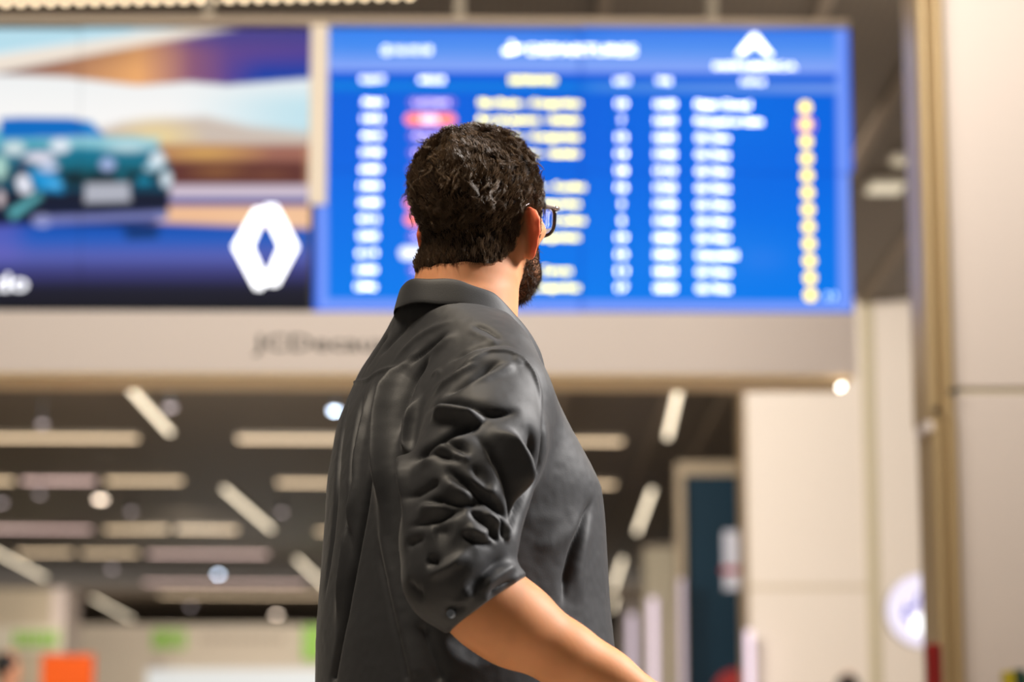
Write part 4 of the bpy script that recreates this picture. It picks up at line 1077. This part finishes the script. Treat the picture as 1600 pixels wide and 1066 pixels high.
# seams
for f in [([(545, 598), (560, 598), (575, 595), (588, 584), (605, 577), (625, 574), (650, 572)], -.0022, .0030, (1, 0)),
          ([(668, 616), (690, 597), (722, 575), (745, 560), (764, 549), (793, 549), (817, 561), (834, 584), (843, 613), (845, 646), (842, 700)], -.0026, .0034, (0, 0)),
          ([(684, 606), (722, 581), (764, 555)], .0022, .003, (0, 0))]:
    stroke(*f)
disp += .0006*vnoise(V*[1, 1, .45], .026, 41) + .0003*vnoise(V, .009, 42)
V2 = V + SN_*disp[:, None]
fab, nt, b = node_mat('charcoal_cotton')
tc = nt.nodes.new('ShaderNodeTexCoord')
n = nt.nodes.new('ShaderNodeTexNoise'); n.inputs['Scale'].default_value = 700; n.inputs['Detail'].default_value = 2
mr = nt.nodes.new('ShaderNodeMapRange'); mr.inputs['To Min'].default_value = .78; mr.inputs['To Max'].default_value = 1.22
vm = nt.nodes.new('ShaderNodeVectorMath'); vm.operation = 'SCALE'; vm.inputs[0].default_value = srgb((39, 40, 43))
nt.links.new(tc.outputs['Object'], n.inputs['Vector']); nt.links.new(n.outputs['Fac'], mr.inputs['Value']); nt.links.new(mr.outputs[0], vm.inputs['Scale']); nt.links.new(vm.outputs[0], b.inputs['Base Color'])
bp = nt.nodes.new('ShaderNodeBump'); bp.inputs['Strength'].default_value = .25; bp.inputs['Distance'].default_value = .0005
nt.links.new(n.outputs['Fac'], bp.inputs['Height']); nt.links.new(bp.outputs[0], b.inputs['Normal'])
b.inputs['Roughness'].default_value = .6; b.inputs['Specular IOR Level'].default_value = .36; b.inputs['Sheen Weight'].default_value = .08; b.inputs['Sheen Roughness'].default_value = .4
shirt = raw('shirt', V2 - RT, Q, fab, man)
mod = shirt.modifiers.new('smooth', 'SMOOTH'); mod.factor = .5; mod.iterations = 2

# collar: inner stand, fold and outer leaf, lower towards the front
cc = wp(727, 480, 3.25); nph = 96; rowsC = []
def zc_(s): return np.interp(s, [-1, -.5, 0, .5, 1], [at(700, 450, 3.25).z, at(700, 457, 3.25).z, at(700, 475, 3.25).z, at(700, 513, 3.25).z, at(700, 558, 3.25).z])
prof = [(-.004, -.036, 0), (-.003, -.015, 0), (-.001, -.003, 0), (.002, .001, 0), (.005, -.003, 0), (.008, -.014, 0), (.011, -.025, 0), (.014, -.036, 0)]
Vc = []
phs = np.radians(np.linspace(-168, 168, nph))
for ph in phs:
    s = -math.cos(ph); lat = math.sin(ph)
    zt2 = zc_(s); r0 = .083 + .014*max(0, s) + .002*math.sin(5*ph)
    for dr, dz, _ in prof:
        fall = 1 + .25*max(0, s)
        v = cc + BF*(s*(r0*1.05 + dr)) + BL*(lat*(r0*.93 + dr)); v[2] = zt2 + dz*fall + .001*math.sin(9*ph + dz*60)
        Vc.append(v)
Vc = np.array(Vc); kp = len(prof)
Fc = np.array([(i*kp+j, i*kp+j+1, (i+1)*kp+j+1, (i+1)*kp+j) for i in range(nph-1) for j in range(kp-1)])
collar = raw('collar', Vc - RT, Fc, fab, shirt)
so = collar.modifiers.new('thick', 'SOLIDIFY'); so.thickness = .0022; so.offset = 0
sb = collar.modifiers.new('sub', 'SUBSURF'); sb.levels = 1; sb.render_levels = 1
# small button on the rolled sleeve
bpnt = hit(706, 960)
if bpnt is not None:
    mb = MB(); q = Vector(bpnt); mb.tube([q, q + Vector((-.002, -.004, .001))], [.0055, .005], 14); mb.build('sleeve_button', mat('button_grey', (120, 130, 145), .25), shirt)

# ---------------- trousers and shoes (below the frame)
TF = Field((-.40, 2.95, .04), (.32, 3.60, 1.0), .006)
hip = np.array([tcx[-1], 3.25, 0.0])
TF.loft([.80, .88, .96], [hip[0]]*3, [3.25]*3, [.165, .172, .16], [.15, .155, .14], BA, .03)
for q in (-1, 1):
    a = hip + BL*q*.09
    TF.chain([a + [0, 0, .84], a + BF*.01 + [0, 0, .5], a + BL*q*.02 + [0, 0, .10]], [.095, .070, .058], .03)
V, Q = TF.mesh(0, 1); V = V + vnormals(V, Q)*(.003*vnoise(V*[1, 1, .5], .04, 5))[:, None]
raw('trousers', V - RT, Q, mat('trousers_cloth', (44, 48, 60), .8, bump=.2, bscale=400), man)
for q in (-1, 1):
    c = hip + BL*q*.11
    S_ = Field(c + [-.22, -.22, 0], c + [.26, .22, .16], .004)
    S_.chain([c - BF*.05 + [0, 0, .05], c + BF*.05 + [0, 0, .045], c + BF*.15 + [0, 0, .036]], [.042, .046, .034], .02)
    S_.chain([c - BF*.01 + [0, 0, .06], c - BF*.01 + [0, 0, .11]], [.045, .042], .02)
    sl, (X, Y, Z) = S_.sub(c - .3, c + .3, 0); S_.d = np.maximum(S_.d, (.004 - Z + 0*S_.d[sl]).astype(np.float32)) if S_.d[sl].shape == S_.d.shape else S_.d
    V, Q = S_.mesh(0, 1); raw('shoe', V - RT, Q, mat('shoe_leather', (38, 30, 26), .4), man)

# ---------------- eyeglasses (worn)
gl = thing('eyeglasses', tuple(hp(0, .11, -.03)), 'dark rimmed eyeglasses with silvery hinge worn by the bearded man', 'eyeglasses')
gm = mat('dark_acetate', (26, 18, 22), .18, coat=.6); gs = mat('silver_temple', (196, 180, 180), .22, metal=.8)
glass, nt, b = node_mat('lens_glass'); b.inputs['Transmission Weight'].default_value = 1; b.inputs['Roughness'].default_value = 0; b.inputs['IOR'].default_value = 1.5; b.inputs['Base Color'].default_value = (.97, .98, 1, 1)
def rim(cx, n=40):
    pts = []
    for t in np.linspace(0, 2*math.pi, n, False):
        c, s = math.cos(t), math.sin(t); e = 2/3.2
        x = .0265*math.copysign(abs(c)**e, c); z = .0205*math.copysign(abs(s)**e, s)
        x *= 1 + .10*(z/.02)
        pts.append((cx + x, z))
    return pts
LZ, LYY = -.030, .113
for q in (-1, 1):
    cx = q*.0335; pts = rim(cx); crv = lambda x: LYY - 2.2*x*x
    mb = MB(); mb.tube([hp(x, crv(x), LZ + z) for x, z in pts], .0024, 8, closed=True); fo = mb.build('frame_rim', gm, gl, smooth=True)
    # lens: thin at the middle, thicker at the edge
    Vl, Fl = [], []; NR = 10; n = len(pts); cz = sum(z for _, z in pts)/n
    for side in (0, 1):
        for i in range(NR+1):
            f = i/NR*.985
            for x, z in pts:
                xx = cx + (x-cx)*f; zz = z*f; r2 = (xx-cx)**2 + zz**2
                y = crv(xx) + (.0006 + 0*r2 if side else -.0006 - r2/(2*.13))
                Vl.append(hp(xx, y, LZ + zz))
        o = side*(NR+1)*n
        for i in range(NR):
            for k in range(n):
                a = o + i*n + k; b2 = o + i*n + (k+1) % n; Fl.append((a, b2, b2 + n, a + n) if side else (a, a + n, b2 + n, b2))
    o1 = NR*n; o2 = (NR+1)*n + NR*n
    Fl += [(o1 + k, o1 + (k+1) % n, o2 + (k+1) % n, o2 + k) for k in range(n)]
    L2 = MB().add(Vl, Fl).build('lens', glass, gl, smooth=True)
    bm3 = bmesh.new(); bm3.from_mesh(L2.data); bmesh.ops.remove_doubles(bm3, verts=bm3.verts[:], dist=1e-7); bmesh.ops.recalc_face_normals(bm3, faces=bm3.faces[:]); bm3.to_mesh(L2.data); bm3.free()
    xo = q*.0625
    MB().tube([hp(xo, crv(.06), LZ + .014), hp(xo + q*.004, crv(.06) - .002, LZ + .015), hp(xo + q*.007, crv(.06) - .016, LZ + .014)], [.0030, .0036, .0028], 8).build('hinge', gs, gl, smooth=True)
    MB().tube([hp(xo + q*.006, .094, LZ + .014), hp(xo + q*.009, .055, LZ + .013), hp(xo + q*.0145, .012, LZ + .010), hp(xo + q*.0145, -.002, LZ + .004), hp(xo + q*.011, -.012, LZ - .006)], [.0024, .0022, .0022, .0022, .0018], 8).build('temple_arm', gs if q > 0 else gm, gl, smooth=True)
mb = MB(); mb.tube([hp(-.008, LYY, LZ + .008), hp(0, LYY + .003, LZ + .011), hp(.008, LYY, LZ + .008)], .0024, 8); mb.build('bridge', gm, gl, smooth=True)
# ------------------------------------------------------------------ distant passers-by (heads just above the frame edge)
class Bd:
    def __init__(s, F): s.F = F
    def tube(s, pts, rs, n=0): s.F.chain(pts, rs, .012)
def bystander(px, py_top, Y, h_scale, shirt, label, face_az=0.0):
    top = at(px, py_top, Y); H = top.z; s = H/1.75
    t = thing('person', (top.x, Y, 0), label, 'person')
    ca, sa = math.cos(face_az), math.sin(face_az)
    def P(x, y, z): return (top.x + (x*ca + y*sa)*s, Y + (-x*sa + y*ca)*s, z*s)
    def sk(pts, rs, n=14): return ([P(*p) for p in pts], [r*s for r in rs], n)
    F_ = Field((top.x - .5, Y - .5, 0.6), (top.x + .5, Y + .5, H + .05), .0085)
    b = Bd(F_)
    b.tube(*sk([(0, 0, 1.42), (0, .005, 1.50), (0, .01, 1.53), (0, .012, 1.58), (0, .008, 1.65), (0, 0, 1.71), (0, 0, 1.735)], [.06, .058, .075, .085, .088, .07, .02]))
    b.tube(*sk([(0, .07, 1.60), (0, .10, 1.585), (0, .095, 1.57)], [.012, .014, .008], 8))
    b.tube(*sk([(0, 0, .98), (0, 0, 1.2), (0, 0, 1.34), (0, 0, 1.42)], [.12, .12, .12, .06]))
    for q in (-1, 1):
        b.tube(*sk([(q*.08, 0, 1.36), (q*.20, 0, 1.33), (q*.24, 0, 1.2), (q*.26, 0, 1.02)], [.05, .05, .042, .036]))
        b.tube(*sk([(q*.26, 0, 1.02), (q*.265, .05, .88), (q*.262, .07, .83)], [.038, .03, .022], 10))
        b.tube(*sk([(q*.262, .07, .83), (q*.262, .085, .75)], [.03, .012], 8))
        b.tube(*sk([(q*.09, .012, 1.62), (q*.098, .0, 1.60), (q*.09, .01, 1.57)], [.01, .02, .008], 8))
    V, Q = F_.mesh(0, 0); raw('body', V - np.array([top.x, Y, 0]), Q, mat('skin_far', (196, 140, 110), .5), t)
    MB().tube(*sk([(0, -.01, 1.60), (0, -.02, 1.66), (0, -.015, 1.71), (0, -.008, 1.745), (0, -.005, 1.75)], [.088, .103, .095, .06, .01], 18)).build('hair', M['hair'], t, smooth=True)
    sh = MB(); sh.tube(*sk([(0, 0, .92), (0, 0, 1.05), (0, 0, 1.25), (0, 0, 1.38), (0, 0, 1.44)], [.17, .165, .185, .15, .065], 20))
    for q in (-1, 1): sh.tube(*sk([(q*.13, 0, 1.38), (q*.21, 0, 1.34), (q*.245, 0, 1.2), (q*.26, 0, 1.02)], [.07, .07, .055, .045], 12))
    sh.build('shirt', mat('shirt_far', shirt, .8), t, smooth=True)
    tr = MB(); tr.tube(*sk([(0, 0, .96), (0, 0, .85), (0, 0, .8)], [.165, .165, .14], 18))
    for q in (-1, 1): tr.tube(*sk([(q*.08, 0, .88), (q*.095, 0, .5), (q*.095, 0, .06)], [.09, .065, .05], 12))
    tr.build('trousers', mat('trousers_far', (40, 44, 60), .8), t, smooth=True)
    for q in (-1, 1): MB().tube(*sk([(q*.095, -.06, .04), (q*.095, .06, .045), (q*.095, .17, .03), (q*.095, .2, .025)], [.04, .042, .035, .015], 12)).build('shoe', M['dark'], t, smooth=True)
bystander(14, 1022, 19, 1, (150, 150, 158), 'distant person with black hair at the lower left corner', 1.15)
bystander(1325, 1056, 17.5, 1, (120, 110, 110), 'distant person whose dark hair just shows below the cream wall', 0.3)
